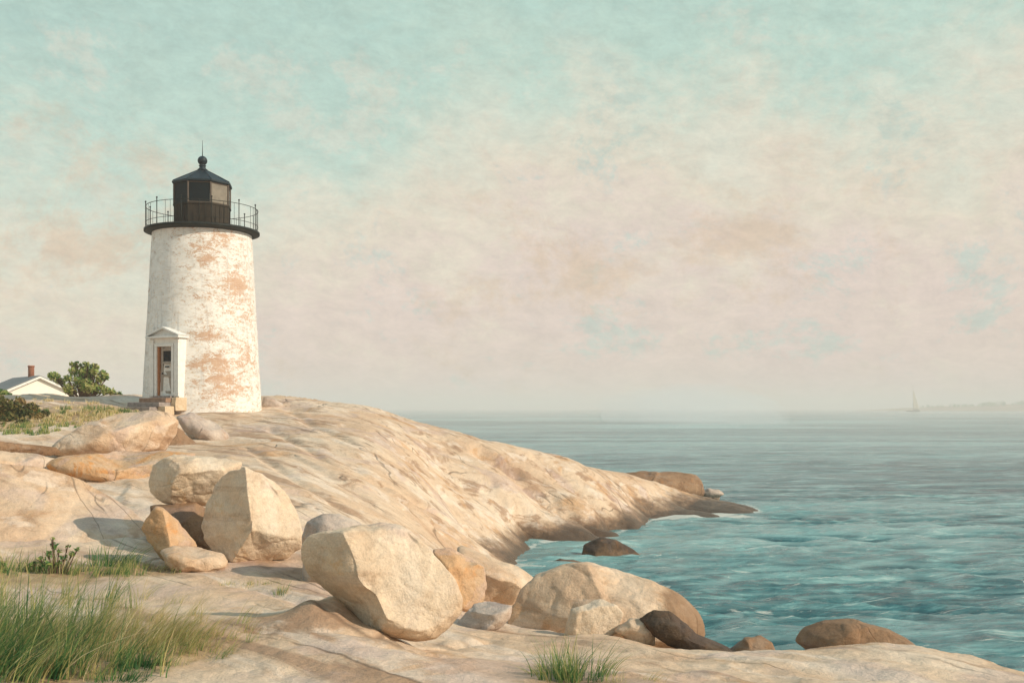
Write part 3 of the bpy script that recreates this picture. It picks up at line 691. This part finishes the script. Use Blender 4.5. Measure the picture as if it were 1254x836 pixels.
# stone steps in front of the door
fx, fy = TX+2.40*math.sin(PP), TY-2.40*math.cos(PP)
ST_ = empty('stone_steps', (fx, fy, BZ), PA)
tag(ST_, 'three rough grey and brown stone steps leading up to the lighthouse door', 'steps')
zs2 = zs-.08
def step(c, s, m):
    bm = bmesh.new(); box(bm, c, s, random.uniform(-.03, .03), bev=.03)
    bmesh.ops.subdivide_edges(bm, edges=bm.edges[:], cuts=1, use_grid_fill=True)
    for v in bm.verts:
        q = v.co*2.3; v.co += Vector((perlin(q.x, q.y, q.z), perlin(q.x+9, q.y, q.z), .5*perlin(q.x, q.y+7, q.z))).to_tuple() and Vector((float(perlin(q.x, q.y, q.z)), float(perlin(q.x+9, q.y, q.z)), .4*float(perlin(q.x, q.y+7, q.z))))*.03
    return bm_obj('step', bm, M[m], ST_)
step((-.12, -.22, zs2-.07), (1.35, .5, .17), 'stone_b')
step((-.25, -.46, zs2-.24), (1.6, .75, .17), 'stone_g')
step((-.45, -.75, zs2-.50), (1.75, .9, .34), 'stone_g')
step((.70, .12, zs2-.22), (.22, .7, .50), 'stone_y')
step((.62, -.55, zs2-.46), (.36, .5, .32), 'stone_y')

# ------------------------------------------------------------------ house behind the rise
def house():
    d = 60.; ap = P(48, 461, d); rot = R(-52)
    base = ground_z(ap[0], ap[1]+3)[0]-.3
    HO = empty('house', (ap[0], ap[1], base), rot)       # local: ridge along -x from the gable at x=0
    tag(HO, 'low cream house with a grey roof half hidden behind the rise at the left edge', 'house')
    zr = ap[2]-base; wd = 2.1; ez = zr-.96; L = 6.0
    wall = plain('cream_wall', (.74, .715, .65), (.80, .78, .72), .75, 4); roofm = plain('grey_shingle', (.13, .14, .145), (.24, .25, .25), .8, 10, st=(1, 5, 5), bump=.5)
    brick = plain('chimney_brick', (.20, .075, .045), (.34, .15, .09), .85, 9, bump=.5)
    bm = bmesh.new(); pts = [(-wd, 0), (wd, 0), (wd, ez), (0, zr-.05), (-wd, ez)]
    a = [bm.verts.new((0, y, z)) for y, z in pts]; b = [bm.verts.new((-L, y, z)) for y, z in pts]
    bm.faces.new(a); bm.faces.new(b[::-1])
    for k in range(5): bm.faces.new((a[k], b[k], b[(k+1) % 5], a[(k+1) % 5]))
    bm_obj('wall', bm, wall, HO)
    bm = bmesh.new(); sl = (zr-ez)/wd
    for sy in (-1, 1):
        q = [(sy*(wd+.18), ez-.18*sl), (0, zr), (0, zr+.07), (sy*(wd+.18), ez-.18*sl+.07)]
        a = [bm.verts.new((.16, y, z)) for y, z in q]; b = [bm.verts.new((-L-.15, y, z)) for y, z in q]
        bm.faces.new(a); bm.faces.new(b[::-1])
        for k in range(4): bm.faces.new((a[k], b[k], b[(k+1) % 4], a[(k+1) % 4]))
    ro = bm_obj('roof', bm, roofm, HO)
    bm = bmesh.new()
    for sy in (-1, 1):
        q = [(sy*(wd+.18), ez-.18*sl-.12), (0, zr-.10), (0, zr+.02), (sy*(wd+.18), ez-.18*sl+.02)]
        a = [bm.verts.new((.20, y, z)) for y, z in q]; b = [bm.verts.new((.162, y, z)) for y, z in q]
        bm.faces.new(a); bm.faces.new(b[::-1])
        for k in range(4): bm.faces.new((a[k], b[k], b[(k+1) % 4], a[(k+1) % 4]))
    bm_obj('bargeboard', bm, M['trim'], HO)
    bm = bmesh.new(); tube(bm, [(-1.75, 0, zr-.3), (-1.75, 0, zr+.62), (-1.75, 0, zr+.66)], .17, 14); tube(bm, [(-1.75, 0, zr+.58), (-1.75, 0, zr+.68)], .19, 14)
    bm_obj('chimney', bm, brick, ro, True)
house()

# ------------------------------------------------------------------ vegetation
def leaf_mat(name, stops, rough=.6):
    N = NT(name); c = N.ramp(N.attr('tint'), stops)
    m = N.out(c, rough, Specular_IOR_Level=.25)
    tr = N.new('ShaderNodeBsdfTranslucent'); N.put(tr.inputs[0], c); ms = N.new('ShaderNodeMixShader'); ms.inputs[0].default_value = .42
    N.l.new(N.b.outputs[0], ms.inputs[1]); N.l.new(tr.outputs[0], ms.inputs[2])
    o = [n for n in N.n if n.type == 'OUTPUT_MATERIAL'][0]; N.l.new(ms.outputs[0], o.inputs[0])
    return m
M['leaf'] = leaf_mat('green_leaf', [(0, (.04, .14, .05)), (.4, (.15, .28, .075)), (.7, (.34, .40, .11)), (1, (.52, .50, .21))])
M['scrub'] = leaf_mat('scrub_leaf', [(0, (.030, .050, .016)), (.35, (.085, .105, .03)), (.6, (.20, .18, .055)), (.8, (.33, .19, .07)), (1, (.45, .36, .17))])
M['blade'] = leaf_mat('grass_blade', [(0, (.04, .15, .055)), (.3, (.15, .27, .085)), (.55, (.42, .42, .15)), (.78, (.62, .48, .22)), (1, (.80, .68, .43))])
M['bark'] = plain('twig_bark', (.07, .045, .03), (.14, .095, .06), .9, 8)
def leaves(centers, radii, n, size, tint, seed, squash=.8):
    rg = np.random.default_rng(seed); V = []; Q = []; T = []
    centers = np.array(centers); radii = np.array(radii); w = radii**2/np.sum(radii**2)
    k = rg.choice(len(centers), n, p=w)
    dr = rg.normal(size=(n, 3)); dr /= np.linalg.norm(dr, axis=1)[:, None]
    p = centers[k]+dr*(radii[k]*rg.uniform(.15, 1.0, n)**.55)[:, None]*np.array([1, 1, squash])
    nv = dr+rg.normal(size=(n, 3))*.7; nv /= np.linalg.norm(nv, axis=1)[:, None]
    ax = np.cross(nv, rg.normal(size=(n, 3))); ax /= np.linalg.norm(ax, axis=1)[:, None]; bx = np.cross(nv, ax)
    s = size*rg.uniform(.6, 1.5, n)[:, None]
    v = np.stack([p-ax*s, p+bx*s*.42+nv*s*.12, p+ax*s, p-bx*s*.42+nv*s*.12], 1)
    ct = rg.normal(size=len(centers))*.13
    t_ = np.clip(rg.normal(tint[0], tint[1], n)+ct[k], 0, 1)
    return v.reshape(-1, 3), np.arange(4*n).reshape(n, 4), np.repeat(t_, 4)
def bush(name, label, cat, spec, d, n, size, tint, seed, mat='leaf', group=None, squash=.85):
    """spec: (px, py, radius_px, depth offset) foliage clumps; the base is where the lowest clump meets the ground"""
    cs = [P(px, py, d+o) for px, py, r, o in spec]; rs = [r*d/F for px, py, r, o in spec]
    bx = np.mean([c[0] for c in cs]); by = np.mean([c[1] for c in cs]); bz = float(ground_z(bx, by)[0])
    org = np.array([bx, by, bz]); e = empty(name, org); tag(e, label, cat, group)
    v, q, t_ = leaves([c-org for c in cs], rs, n, size, tint, seed, squash)
    link(np_mesh('foliage', v, q, M[mat], False, {'tint': t_}), e)
    bm = bmesh.new(); rg = random.Random(seed)
    for c, r in zip(cs, rs):
        c = c-org; f = Vector((c[0]*.35, c[1]*.35, float(ground_z(bx+c[0]*.35, by+c[1]*.35)[0])-bz-.08))
        m_ = Vector(c).lerp(f, .5)+Vector((rg.uniform(-.1, .1), rg.uniform(-.1, .1), 0))*r
        tube(bm, [f, m_, Vector(c)+Vector((0, 0, r*.5))], .0010*d, 6, .0003*d)
        for _ in range(3):
            tube(bm, [m_.lerp(Vector(c), .6), Vector(c)+Vector((rg.uniform(-1, 1), rg.uniform(-1, 1), rg.uniform(.1, 1)))*r*.8], .0005*d, 5, .0002*d)
    bm_obj('branch', bm, M['bark'], e, True)
    return e
bush('bush', 'leafy green bush standing against the sky between the house and the lighthouse', 'bush',
     [(66,461,7,0),(74,467,6.1,.3),(83,463,5.4,-.2),(90,455,6.1,0),(92,449,5,.2),(97,466,8.2,0),(104,453,6.1,.1),(109,459,7.5,.3),(116,455,5.4,-.2),(122,463,6.1,0),(128,459,5,0),(108,472,12,0),(120,475,8,.1),(86,476,9,0),(63,459,4,0),(70,461,4,0),(88,445,3,0),(100,455,5,0),(113,450,4,0),(119,450,3,0),(126,456,4,0),(131,462,3,0),(94,444,2.5,0),(104,445,2.5,0),(116,447,2.5,0),(130,478,6,0),(138,480,5,.1),(146,482,3,0),(98,448,3,0),(107,446,3,0)],
     49, 3000, .085, (.70, .28), 21)
bush('shrub', 'tangled olive and brown shrub on the bank at the left edge', 'shrub',
     [(-20,500,14,0),(-5,505,14,0),(8,498,12,0),(22,505,14,.4),(10,516,13,-1),(32,510,12,0),(38,500,9,.4),(45,512,9,-.5),(-15,516,13,-.5),(0,489,6,2),(55,508,7,0),(24,492,7,.5),(28,520,9,-1.5),(4,524,8,-2)],
     36.5, 5200, .075, (.40, .23), 22, 'scrub')
bush('shrub', 'small dark green shrub by the cream house at the left edge', 'shrub', [(-12,478,8,0),(-3,480,6,0),(5,481,5,0),(11,483,3,0)], 52, 900, .08, (.28, .2), 23)
def blades(spec, seed, mat='blade'):
    """spec rows: x, y, height, lean-x, lean-y, width, tint (arrays)"""
    x, y, h, lx, ly, w, ti = spec; n = len(x); S = 5
    z = ground_z(x, y)-.015
    rg = np.random.default_rng(seed)
    az = np.arctan2(ly, lx)+rg.normal(0, .5, n)+math.pi/2
    tw = np.stack([np.cos(az), np.sin(az), 0*az], -1)
    V = []; T = []
    for k in range(S+1):
        t = k/S
        c = np.stack([x+lx*h*t**1.7, y+ly*h*t**1.7, z+h*t*(1-.18*t*np.hypot(lx, ly))], -1)
        ww = (w*(1-t**1.6)*.5+.0003)[:, None]
        V += [c-tw*ww, c+tw*ww]; T += [np.clip(ti+.16*(t-.4), 0, 1)]*2
    V = np.stack(V, 1); T = np.stack(T, 1); Wd = 2*(S+1)
    b = np.arange(n)[:, None]*Wd
    Q = np.concatenate([b+np.array([[2*k, 2*k+1, 2*k+3, 2*k+2]]) for k in range(S)])
    return V.reshape(-1, 3), Q, T.ravel()
def patch(px, py, rx, ry, n, h, lean, tint, w=.008, rg=None, clump=.5):
    """blades rooted on the ground round the spot that shows at px,py; rx, ry in metres"""
    d = ray_ground(px, py); p = P(px, py, d)
    nc = max(3, n//22); cx = rg.normal(0, rx*.5, nc); cy = rg.normal(0, ry*.5, nc); k = rg.integers(0, nc, n)
    x = p[0]+cx[k]+rg.normal(0, .045, n); y = p[1]+cy[k]+rg.normal(0, .045, n)
    ct = rg.normal(0, .10, nc); cl = rg.normal(0, .18, (nc, 2))
    hh = h*np.clip(rg.lognormal(-.12, .33, n), .3, 1.8)
    lx = lean[0]+cl[k, 0]+rg.normal(0, .22, n); ly = lean[1]+cl[k, 1]+rg.normal(0, .22, n)
    return [x, y, hh, lx, ly, w*rg.uniform(.55, 1.25, n), np.clip(rg.normal(tint[0], tint[1], n)+ct[k], 0, 1)]
def cat_(*a): return [np.concatenate(c) for c in zip(*a)]
rg = np.random.default_rng(41)
# tall grass at lower left: nobody could count it
G = cat_(patch(15, 815, .9, .5, 700, .36, (.55, 0), (.27, .25), .011, rg), patch(-40, 790, .7, .7, 420, .40, (.45, 0), (.25, .24), .011, rg), patch(60, 830, .8, .35, 420, .32, (.7, 0), (.42, .26), .010, rg),
         patch(10, 780, .7, .4, 800, .40, (.4, .1), (.32, .16), .007, rg), patch(110, 815, .5, .35, 380, .24, (.6, 0), (.48, .22), .007, rg), patch(80, 790, .6, .4, 420, .42, (.7, 0), (.48, .22), .006, rg),
         patch(70, 770, .7, .5, 130, .50, (.75, 0), (.40, .22), .007, rg),
         patch(30, 745, .8, .6, 280, .42, (.4, 0), (.5, .22), .006, rg))
v, q, t_ = blades(G, 1); tag(link(np_mesh('tall_grass', v, q, M['blade'], False, {'tint': t_})), 'dense tall green beach grass leaning right at the lower left corner', 'grass', kind='stuff')
G = cat_(patch(165, 785, .75, .5, 800, .26, (.7, 0), (.74, .18), .007, rg), patch(205, 783, .55, .35, 700, .19, (.7, 0), (.66, .2), .006, rg), patch(235, 795, .3, .22, 260, .16, (.7, 0), (.6, .2), .006, rg),
         patch(120, 770, .7, .5, 420, .25, (.6, 0), (.72, .16), .006, rg), patch(190, 765, .9, .5, 320, .22, (.8, 0), (.78, .14), .006, rg), patch(120, 735, .8, .5, 160, .22, (.8, 0), (.70, .2), .006, rg), patch(170, 800, .5, .3, 500, .14, (.6, 0), (.55, .2), .006, rg), patch(160, 742, .5, .5, 60, .2, (.5, 0), (.55, .2), .005, rg))
v, q, t_ = blades(G, 2); tag(link(np_mesh('dry_grass', v, q, M['blade'], False, {'tint': t_})), 'sparse straw coloured dry grass spreading right of the tall green grass', 'grass', kind='stuff')
G = cat_(patch(30, 700, 1.3, .35, 560, .22, (.3, 0), (.45, .2), .010, rg), patch(130, 700, .8, .3, 420, .17, (.4, 0), (.45, .2), .009, rg), patch(185, 697, .5, .2, 180, .10, (.3, 0), (.6, .2), .008, rg))
v, q, t_ = blades(G, 3); tag(link(np_mesh('low_grass', v, q, M['blade'], False, {'tint': t_})), 'strip of low mixed green and yellow grass along the foot of the whaleback slab', 'grass', kind='stuff')
def bank():
    a = []
    for px, py, rx, ry, n, h, ti in ((75, 514, 2.2, 1.0, 1500, .13, .80), (110, 510, 1.6, .9, 1200, .13, .82), (140, 506, 1.2, .8, 800, .13, .70), (60, 522, 1.8, .8, 900, .13, .5), (20, 530, 1.6, .8, 900, .14, .45), (95, 500, 2.4, .8, 500, .1, .97), (40, 494, 2.5, 2, 600, .12, .95), (115, 502, 1.8, .35, 700, .15, .22), (152, 507, .4, .4, 250, .17, .25)):
        a.append(patch(px, py, rx, ry, n, h, (.2, 0), (ti, .15), .03, rg))
    v, q, t_ = blades(cat_(*a), 4); tag(link(np_mesh('bank_grass', v, q, M['blade'], False, {'tint': t_})), 'dry brown and green grass along the low earth bank left of the lighthouse', 'grass', kind='stuff')
bank()
def tuft(label, px, py, rx, ry, n, h, lean, tint, w=.007, seed=0, group='grass tufts on the bare rock'):
    rgg = np.random.default_rng(seed); sp = patch(px, py, rx, ry, n, h, lean, tint, w, rgg)
    if rx < .6:                                          # a tuft fans outwards
        cx, cy = sp[0].mean(), sp[1].mean(); sp[3] = sp[3]+(sp[0]-cx)/rx*.55; sp[4] = sp[4]+(sp[1]-cy)/max(ry, .1)*.3
    v, q, t_ = blades(sp, seed); o0 = np.array([sp[0].mean(), sp[1].mean(), float(ground_z(sp[0].mean(), sp[1].mean())[0])])
    o = np_mesh('grass_tuft', v-o0, q, M['blade'], False, {'tint': t_}); link(o, None, o0)
    tag(o, label, 'grass tuft', group)
tuft('green grass tuft on the bare rock at the bottom edge right of centre', 700, 832, .30, .16, 420, .24, (.05, 0), (.34, .2), .007, 51)
tuft('tiny yellow-green tuft in the crevice left of the largest boulder', 346, 727, .09, .07, 90, .11, (.1, 0), (.52, .18), .006, 52)
tuft('thin line of short grass in the crack below the tall angular boulder', 300, 715, .45, .05, 220, .06, (.2, 0), (.55, .2), .006, 53)
tuft('bright green tuft beside the dry grass near the bottom left', 172, 815, .16, .10, 260, .14, (.5, 0), (.18, .12), .008, 54)
tuft('dark green arching tuft at the right end of the low grass strip', 142, 693, .22, .10, 240, .26, (.5, 0), (.18, .12), .010, 55)
tuft('short green tuft at the very bottom edge left of centre', 145, 833, .18, .08, 200, .10, (.5, 0), (.12, .1), .008, 56)
tuft('wiry yellow tuft creeping left of the bottom-edge green tuft', 652, 826, .14, .06, 60, .10, (-.6, 0), (.65, .15), .006, 57)
tuft('sparse grass fringe at the right foot of the lighthouse', 262, 503, 1.2, .15, 200, .14, (.2, 0), (.5, .2), .02, 58)
tuft('sparse yellowish sprigs right of the bottom-edge green tuft', 768, 832, .22, .10, 70, .10, (.4, 0), (.66, .15), .005, 59)
bush('leafy_weed', 'loose green and yellow leafy weed in front of the whaleback slab', 'weed',
     [(50,686,6,0),(60,679,6,0),(66,668,5,.05),(57,692,6,-.05),(78,682,5,0),(72,690,5,0),(88,678,4,0),(64,660,3,0),(48,695,5,0),(83,668,3,0),(95,672,2.5,0),(40,690,4,0),(72,674,3,0)], 13.3, 330, .026, (.45, .28), 31, 'leaf')
bush('leafy_weed', 'small dark leafy weed at the very left edge above the tall grass', 'weed',
     [(2,692,6,0),(6,700,6,0),(-6,698,7,0),(10,705,4,0)], 13.2, 200, .026, (.2, .2), 32, 'leaf')

# ------------------------------------------------------------------ sea
def sea_mat():
    N = NT('sea_water'); v = N.pos()
    sv = N.mapping(N.mapping(v, (1, 1, 1), (0, 0, R(-8))), (.27, 1, 1))
    a = N.noise(sv, .80, 6, .62, 1.2); b = N.noise(N.mapping(sv, (1, 1, 1), loc=(5, 9, 0)), 2.4, 5, .62, 1.0)
    big = N.noise(N.mapping(v, (.02, .06, 1)), 1.0, 4, .6, .5)
    f = N.math('ADD', N.math('MULTIPLY', a, .6), N.math('MULTIPLY', b, .4))
    col = N.ramp(f, [(.39, (.004, .040, .058)), (.47, (.012, .088, .108)), (.53, (.034, .160, .178)), (.58, (.14, .32, .32)), (.65, (.52, .63, .58))])
    big2 = N.noise(N.mapping(v, (.007, .017, 1)), 1.0, 6, .65, 1.2)
    col = N.mix(N.mr(big, .48, .60, 0, .15), col, (.20, .44, .43))
    col = N.mix(N.mr(big2, .42, .62, 0, .62), col, (.35, .58, .565))
    fo = N.math('ADD', N.attr('foam'), N.math('MULTIPLY', N.math('SUBTRACT', N.noise(N.mapping(v, (.5, 1, 1)), 2.6, 7, .7, 1.5), .5), 1.5))
    fm = N.mr(fo, .45, .75, 0, .85)
    sp = N.mr(N.noise(N.mapping(sv, (1.2, 2.6, 1), loc=(2, 1, 0)), 1.7, 5, .66, 1.5), .61, .68, 0, .6)
    fm = N.math('MAXIMUM', fm, sp)
    col = N.mix(fm, col, (.72, .70, .62))
    d = N.math('ADD', N.noise(N.mapping(sv, (1, 1.6, 1)), 2.2, 5, .6, .8), N.math('ADD', N.math('MULTIPLY', N.noise(N.mapping(sv, (1.3, 1.6, 1)), 6, 5, .65, .5), .5), N.math('MULTIPLY', N.noise(N.mapping(sv, (2, 1.6, 1)), 14, 3, .6, .3), .18)))
    nb = N.bump(d, .8, .22)
    return N.out(col, N.math('ADD', N.math('MULTIPLY', fm, .5), .13), nb, IOR=1.33, Specular_IOR_Level=.32)
M['sea'] = sea_mat()
ang = np.radians(np.linspace(-78, 78, 1150)); dist = np.exp(np.linspace(math.log(9), math.log(6200), 820))
Ag, Rg = np.meshgrid(ang, dist); sx = (Rg*np.sin(Ag)).ravel(); sy = (Rg*np.cos(Ag)).ravel(); rr = Rg.ravel()
c8, s8 = math.cos(R(8)), math.sin(R(8)); wx = sx*c8+sy*s8; wy = -sx*s8+sy*c8
near = 1-sstep(35, 220, rr); mid = 1-sstep(90, 260, rr)
wz = .10*mid*fbm(wx*.11, wy*.30, 1.5, 2)+(1-sstep(28, 80, rr))*.15*(1-2*np.abs(perlin(wx*.38, wy*.95, 3.1)))+(1-sstep(16, 42, rr))*(.05*perlin(wx*.9, wy*2.0, 5.)+.02*perlin(wx*2.2, wy*4.5, 9.))
inn = (rr < 90) & (np.abs(Ag.ravel()) < R(60))
gd = np.full(len(sx), -2.); gd[inn] = base_z(sx[inn], sy[inn])
shore = np.exp(-np.abs(gd+.05)/.28)*inn
wz = wz*(1-.6*np.clip(shore, 0, 1))
def sb(px, py, rx, ry):
    d = H*F/(py-HY); p = P(px, py, d); return np.exp(-((sx-p[0])/rx)**2-((sy-p[1])/ry)**2)
foam = .74*shore+.75*np.maximum.reduce([sb(865, 633, 1.5, 1.0), sb(835, 634, 1.0, .9), sb(900, 634, 1.3, .6)])+.5*np.maximum.reduce([sb(668, 692, .9, .5), sb(655, 697, .8, .5), sb(800, 686, .7, .4), sb(700, 694, 1., .3)])+.30*np.maximum.reduce([sb(1150, 690, 3, .7), sb(1000, 745, 2, .5), sb(870, 660, 3, .6)])
nr, nc = Rg.shape; idx = np.arange(nr*nc).reshape(nr, nc)
quads = np.stack([idx[:-1, :-1], idx[:-1, 1:], idx[1:, 1:], idx[1:, :-1]], -1).reshape(-1, 4)
tag(link(np_mesh('sea', np.stack([sx, sy, wz], -1), quads, M['sea'], True, {'foam': foam})), 'choppy teal sea', 'sea', kind='structure')

# ------------------------------------------------------------------ far shore and boats
FD = 1750.
def far_shore():
    pxs = np.arange(1040, 1420, 2.); tt = np.linspace(0, 1, 14)
    prof = np.interp(pxs, [1040, 1060, 1100, 1140, 1180, 1220, 1254, 1320, 1420], [0, .8, 4, 7., 8, 9.5, 12, 15, 14])
    V = []
    for t in tt:
        y = FD+t*160; x = (pxs-CX)/F*y
        V.append(np.stack([x, y+0*x, prof*np.sin(t*math.pi*.62)*(1+.25*perlin(x*.02, y*.02, 1.))-.3], -1))
    V = np.array(V); n0, n1 = V.shape[:2]; ix = np.arange(n0*n1).reshape(n0, n1)
    q = np.stack([ix[:-1, :-1], ix[:-1, 1:], ix[1:, 1:], ix[1:, :-1]], -1).reshape(-1, 4)
    m = plain('far_land', (.20, .15, .08), (.42, .30, .17), .9, .02, bump=.0)
    tag(link(np_mesh('far_shore', V.reshape(-1, 3), q, m, True)), 'low faint shore on the horizon at right', 'shore', kind='structure')
    rgf = np.random.default_rng(77); cs = []; rs = []
    for k in range(150):
        px = 1128+rgf.beta(1.3, .8)*280; y = FD+rgf.uniform(20, 120)
        b = np.interp(px, pxs, prof)*.9; r = rgf.uniform(2, 5.)*(1.3 if px > 1200 else .8); cs.append(((px-CX)/F*y, y, b+r*.5)); rs.append(r)
    v, q, t_ = leaves(cs, rs, 9000, .9, (.3, .2), 9)
    tag(link(np_mesh('treeline', v, q, M['leaf'], False, {'tint': t_})), 'far hazy wood along the low shore on the horizon', 'wood', kind='stuff')
far_shore()
sail = plain('tan_sail', (.62, .50, .36), (.70, .58, .44), .8, .5, bump=.05); hullm = plain('dark_hull', (.05, .04, .035), (.09, .07, .06), .5, 1); mastm = plain('boat_mast', (.04, .035, .03), (.08, .06, .05), .6, 1)
def boat(label, px, d, wl, hm, tilt):
    x = (px-CX)/F*d; B = empty('sailboat', (x, d, 0)); tag(B, label, 'sailboat')
    bm = bmesh.new(); st = [(-.5, .02, .9), (-.42, .7, .75), (-.1, 1.0, .65), (.25, .8, .7), (.5, .03, 1.0)]
    rings = []
    for t, w, h in st:
        rings.append([bm.verts.new((t*wl, yy*w*wl*.13, zz)) for yy, zz in ((-1, h*wl*.10), (-.7, -.1), (0, -.5), (.7, -.1), (1, h*wl*.10))])
    for A, Bq in zip(rings, rings[1:]):
        for k in range(4): bm.faces.new((A[k], A[k+1], Bq[k+1], Bq[k]))
        bm.faces.new((A[4], A[0], Bq[0], Bq[4]))
    bm_obj('hull', bm, hullm, B)
    bm = bmesh.new(); tube(bm, [(0, 0, 0), (0, 0, hm)], .17, 8, .10); bm_obj('mast', bm, mastm, B, True)
    for nm, pts in (('mainsail', [(.35, 1.8), (wl*.5, 2.0), (.30, hm*.85)]),):
        bm = bmesh.new(); n = 10; rows_ = []
        a, b, c = [Vector((p[0], 0, p[1])) for p in pts]
        for i in range(n+1):
            l = a.lerp(c, i/n); r = b.lerp(c, i/n)
            rows_.append([bm.verts.new(l.lerp(r, j/6)+Vector((0, math.sin(math.pi*j/6)*.35*(1-i/n), 0))) for j in range(7)])
        for A, Bq in zip(rows_, rows_[1:]):
            for k in range(6): bm.faces.new((A[k], A[k+1], Bq[k+1], Bq[k]))
        o = bm_obj(nm, bm, sail, B, True); sm = o.modifiers.new('thickness', 'SOLIDIFY'); sm.thickness = .04
boat('faint sailboat with a tall dark mast off the left end of the far shore', 1118, 1350, 17, 34, 0)

# ------------------------------------------------------------------ haze
bm = bmesh.new(); bmesh.ops.create_cube(bm, size=1)
bmesh.ops.scale(bm, vec=(13200, 13200, 44), verts=bm.verts); bmesh.ops.translate(bm, vec=(0, 0, 44/2-3.2), verts=bm.verts)
hm = bpy.data.materials.new('sea_haze'); hm.use_nodes = True; ht = hm.node_tree
for n in list(ht.nodes):
    if n.type == 'BSDF_PRINCIPLED': ht.nodes.remove(n)
pv = ht.nodes.new('ShaderNodeVolumePrincipled'); pv.inputs['Color'].default_value = (1.0, .925, .89, 1); pv.inputs['Density'].default_value = .0008; pv.inputs['Anisotropy'].default_value = 0
ht.links.new(pv.outputs[0], [n for n in ht.nodes if n.type == 'OUTPUT_MATERIAL'][0].inputs['Volume'])
hz = bm_obj('haze', bm, hm); tag(hz, 'pale sea haze thickening to the horizon', 'haze', kind='stuff')

# a bank of mist lying on the water right of the point
bm = bmesh.new(); bmesh.ops.create_icosphere(bm, subdivisions=5, radius=1)
for v in bm.verts:
    q = v.co*1.6; v.co *= 1+.22*float(perlin(q.x+3, q.y, q.z))
bmesh.ops.scale(bm, vec=(26, 60, 9.5), verts=bm.verts)
mm = hm.copy(); mm.name = 'mist_bank'
mp = [n for n in mm.node_tree.nodes if n.type == 'PRINCIPLED_VOLUME'][0]; mp.inputs['Density'].default_value = .0068; mp.inputs['Color'].default_value = (.97, .985, 1, 1)
ms_ = bm_obj('mist', bm, mm, None, True, ((845-CX)/F*330, 330, 2.5)); tag(ms_, 'soft pale mist lying on the sea right of the point', 'mist', kind='stuff')

# ------------------------------------------------------------------ sky and sun
w = bpy.data.worlds.new('World'); scene.world = w; w.use_nodes = True
t = w.node_tree; t.nodes.clear()
class WN(NT):
    def __init__(s, tree): s.t = tree; s.n = tree.nodes; s.l = tree.links
N = WN(t)
sunv = Vector((math.sin(R(SUN_AZ))*math.cos(R(SUN_EL)), -math.cos(R(SUN_AZ))*math.cos(R(SUN_EL)), math.sin(R(SUN_EL))))
sky = N.new('ShaderNodeTexSky'); sky.sky_type = 'NISHITA'; sky.sun_disc = False
sky.sun_elevation = R(SUN_EL); sky.sun_rotation = math.atan2(sunv.x, sunv.y); sky.dust_density = 2.5; sky.air_density = 1.0
bg = N.new('ShaderNodeBackground'); bg.inputs['Strength'].default_value = .10; N.l.new(sky.outputs[0], bg.inputs[0])
dv = N.coord('Generated'); dz_ = N.sep(dv)[2]
cv = N.mapping(N.mapping(dv, (1, 1, 1), (0, R(-5), 0)), (1, 1, 1.35))
c1 = N.noise(cv, 2.6, 7, .62, .15); c2 = N.noise(N.mapping(cv, (1, 1, 1), loc=(3, 1, 7)), 7.0, 10, .74, .2); c3 = N.noise(N.mapping(cv, (.8, .8, 1.2)), 46, 8, .8, .3)
hgt = N.math('ADD', dz_, N.math('ADD', N.math('MULTIPLY', N.math('SUBTRACT', c1, .5), .46), N.math('MULTIPLY', N.math('SUBTRACT', c2, .5), .40)))
hgt = N.math('ADD', hgt, N.math('MULTIPLY', N.sep(dv)[0], -.09))
hgt = N.math('ADD', hgt, .015)
cl = N.ramp(hgt, [(.0, (.82, .66, .59)), (.10, (.84, .69, .59)), (.18, (.84, .75, .59)), (.24, (.77, .78, .63)), (.31, (.56, .745, .63)), (.42, (.45, .655, .575)), (.60, (.40, .60, .61)), (.8, (.30, .50, .66))])
cl = N.mix(N.mr(c2, .52, .63, 0, .42), cl, (.90, .81, .65))
cl = N.mix(N.mr(c2, .46, .36, 0, .55), cl, (.45, .68, .60))
wm = N.noise(N.mapping(cv, (1, 1, 1), loc=(9, 4, 2)), 4.6, 9, .74, .3)
cl = N.mix(N.math('MULTIPLY', N.mr(wm, .51, .64, 0, .75), N.mr(dz_, .38, .10, 0, 1)), cl, (.76, .56, .38))
cl = N.mix(.85, cl, N.ramp(c3, [(.3, .84), (.5, 1.0), (.7, 1.15)]), 'MULTIPLY')
bg2 = N.new('ShaderNodeBackground'); bg2.inputs['Strength'].default_value = 1.0; N.l.new(cl, bg2.inputs[0])
mx = N.new('ShaderNodeMixShader'); mx.inputs[0].default_value = .86
N.l.new(bg.outputs[0], mx.inputs[1]); N.l.new(bg2.outputs[0], mx.inputs[2])
wo = N.new('ShaderNodeOutputWorld'); N.l.new(mx.outputs[0], wo.inputs[0])
sl = bpy.data.lights.new('sun', 'SUN'); sl.energy = 4.3; sl.angle = R(.6); sl.color = (1.0, .86, .68)
so = bpy.data.objects.new('sun', sl); link(so, None, (20, -10, 30)); so.rotation_euler = sunv.to_track_quat('Z', 'Y').to_euler()

# ------------------------------------------------------------------ camera and render settings
cam = bpy.data.cameras.new('camera'); cam.sensor_width = 36; cam.lens = 36*F/1254; cam.shift_y = (HY-418)/1254
cam.clip_start = .05; cam.clip_end = 20000
co = bpy.data.objects.new('camera', cam); link(co, None, (0, 0, H)); co.rotation_euler = (R(90), 0, 0); scene.camera = co
scene.view_settings.view_transform = 'Standard'; scene.view_settings.look = 'None'; scene.view_settings.exposure = 0; scene.view_settings.gamma = 1; scene.view_settings.use_curve_mapping = False
scene.render.engine = 'CYCLES'
cy = scene.cycles; cy.use_denoising = True; cy.max_bounces = 6; cy.volume_bounces = 1; cy.transparent_max_bounces = 6; cy.use_adaptive_sampling = True; cy.adaptive_threshold = .01
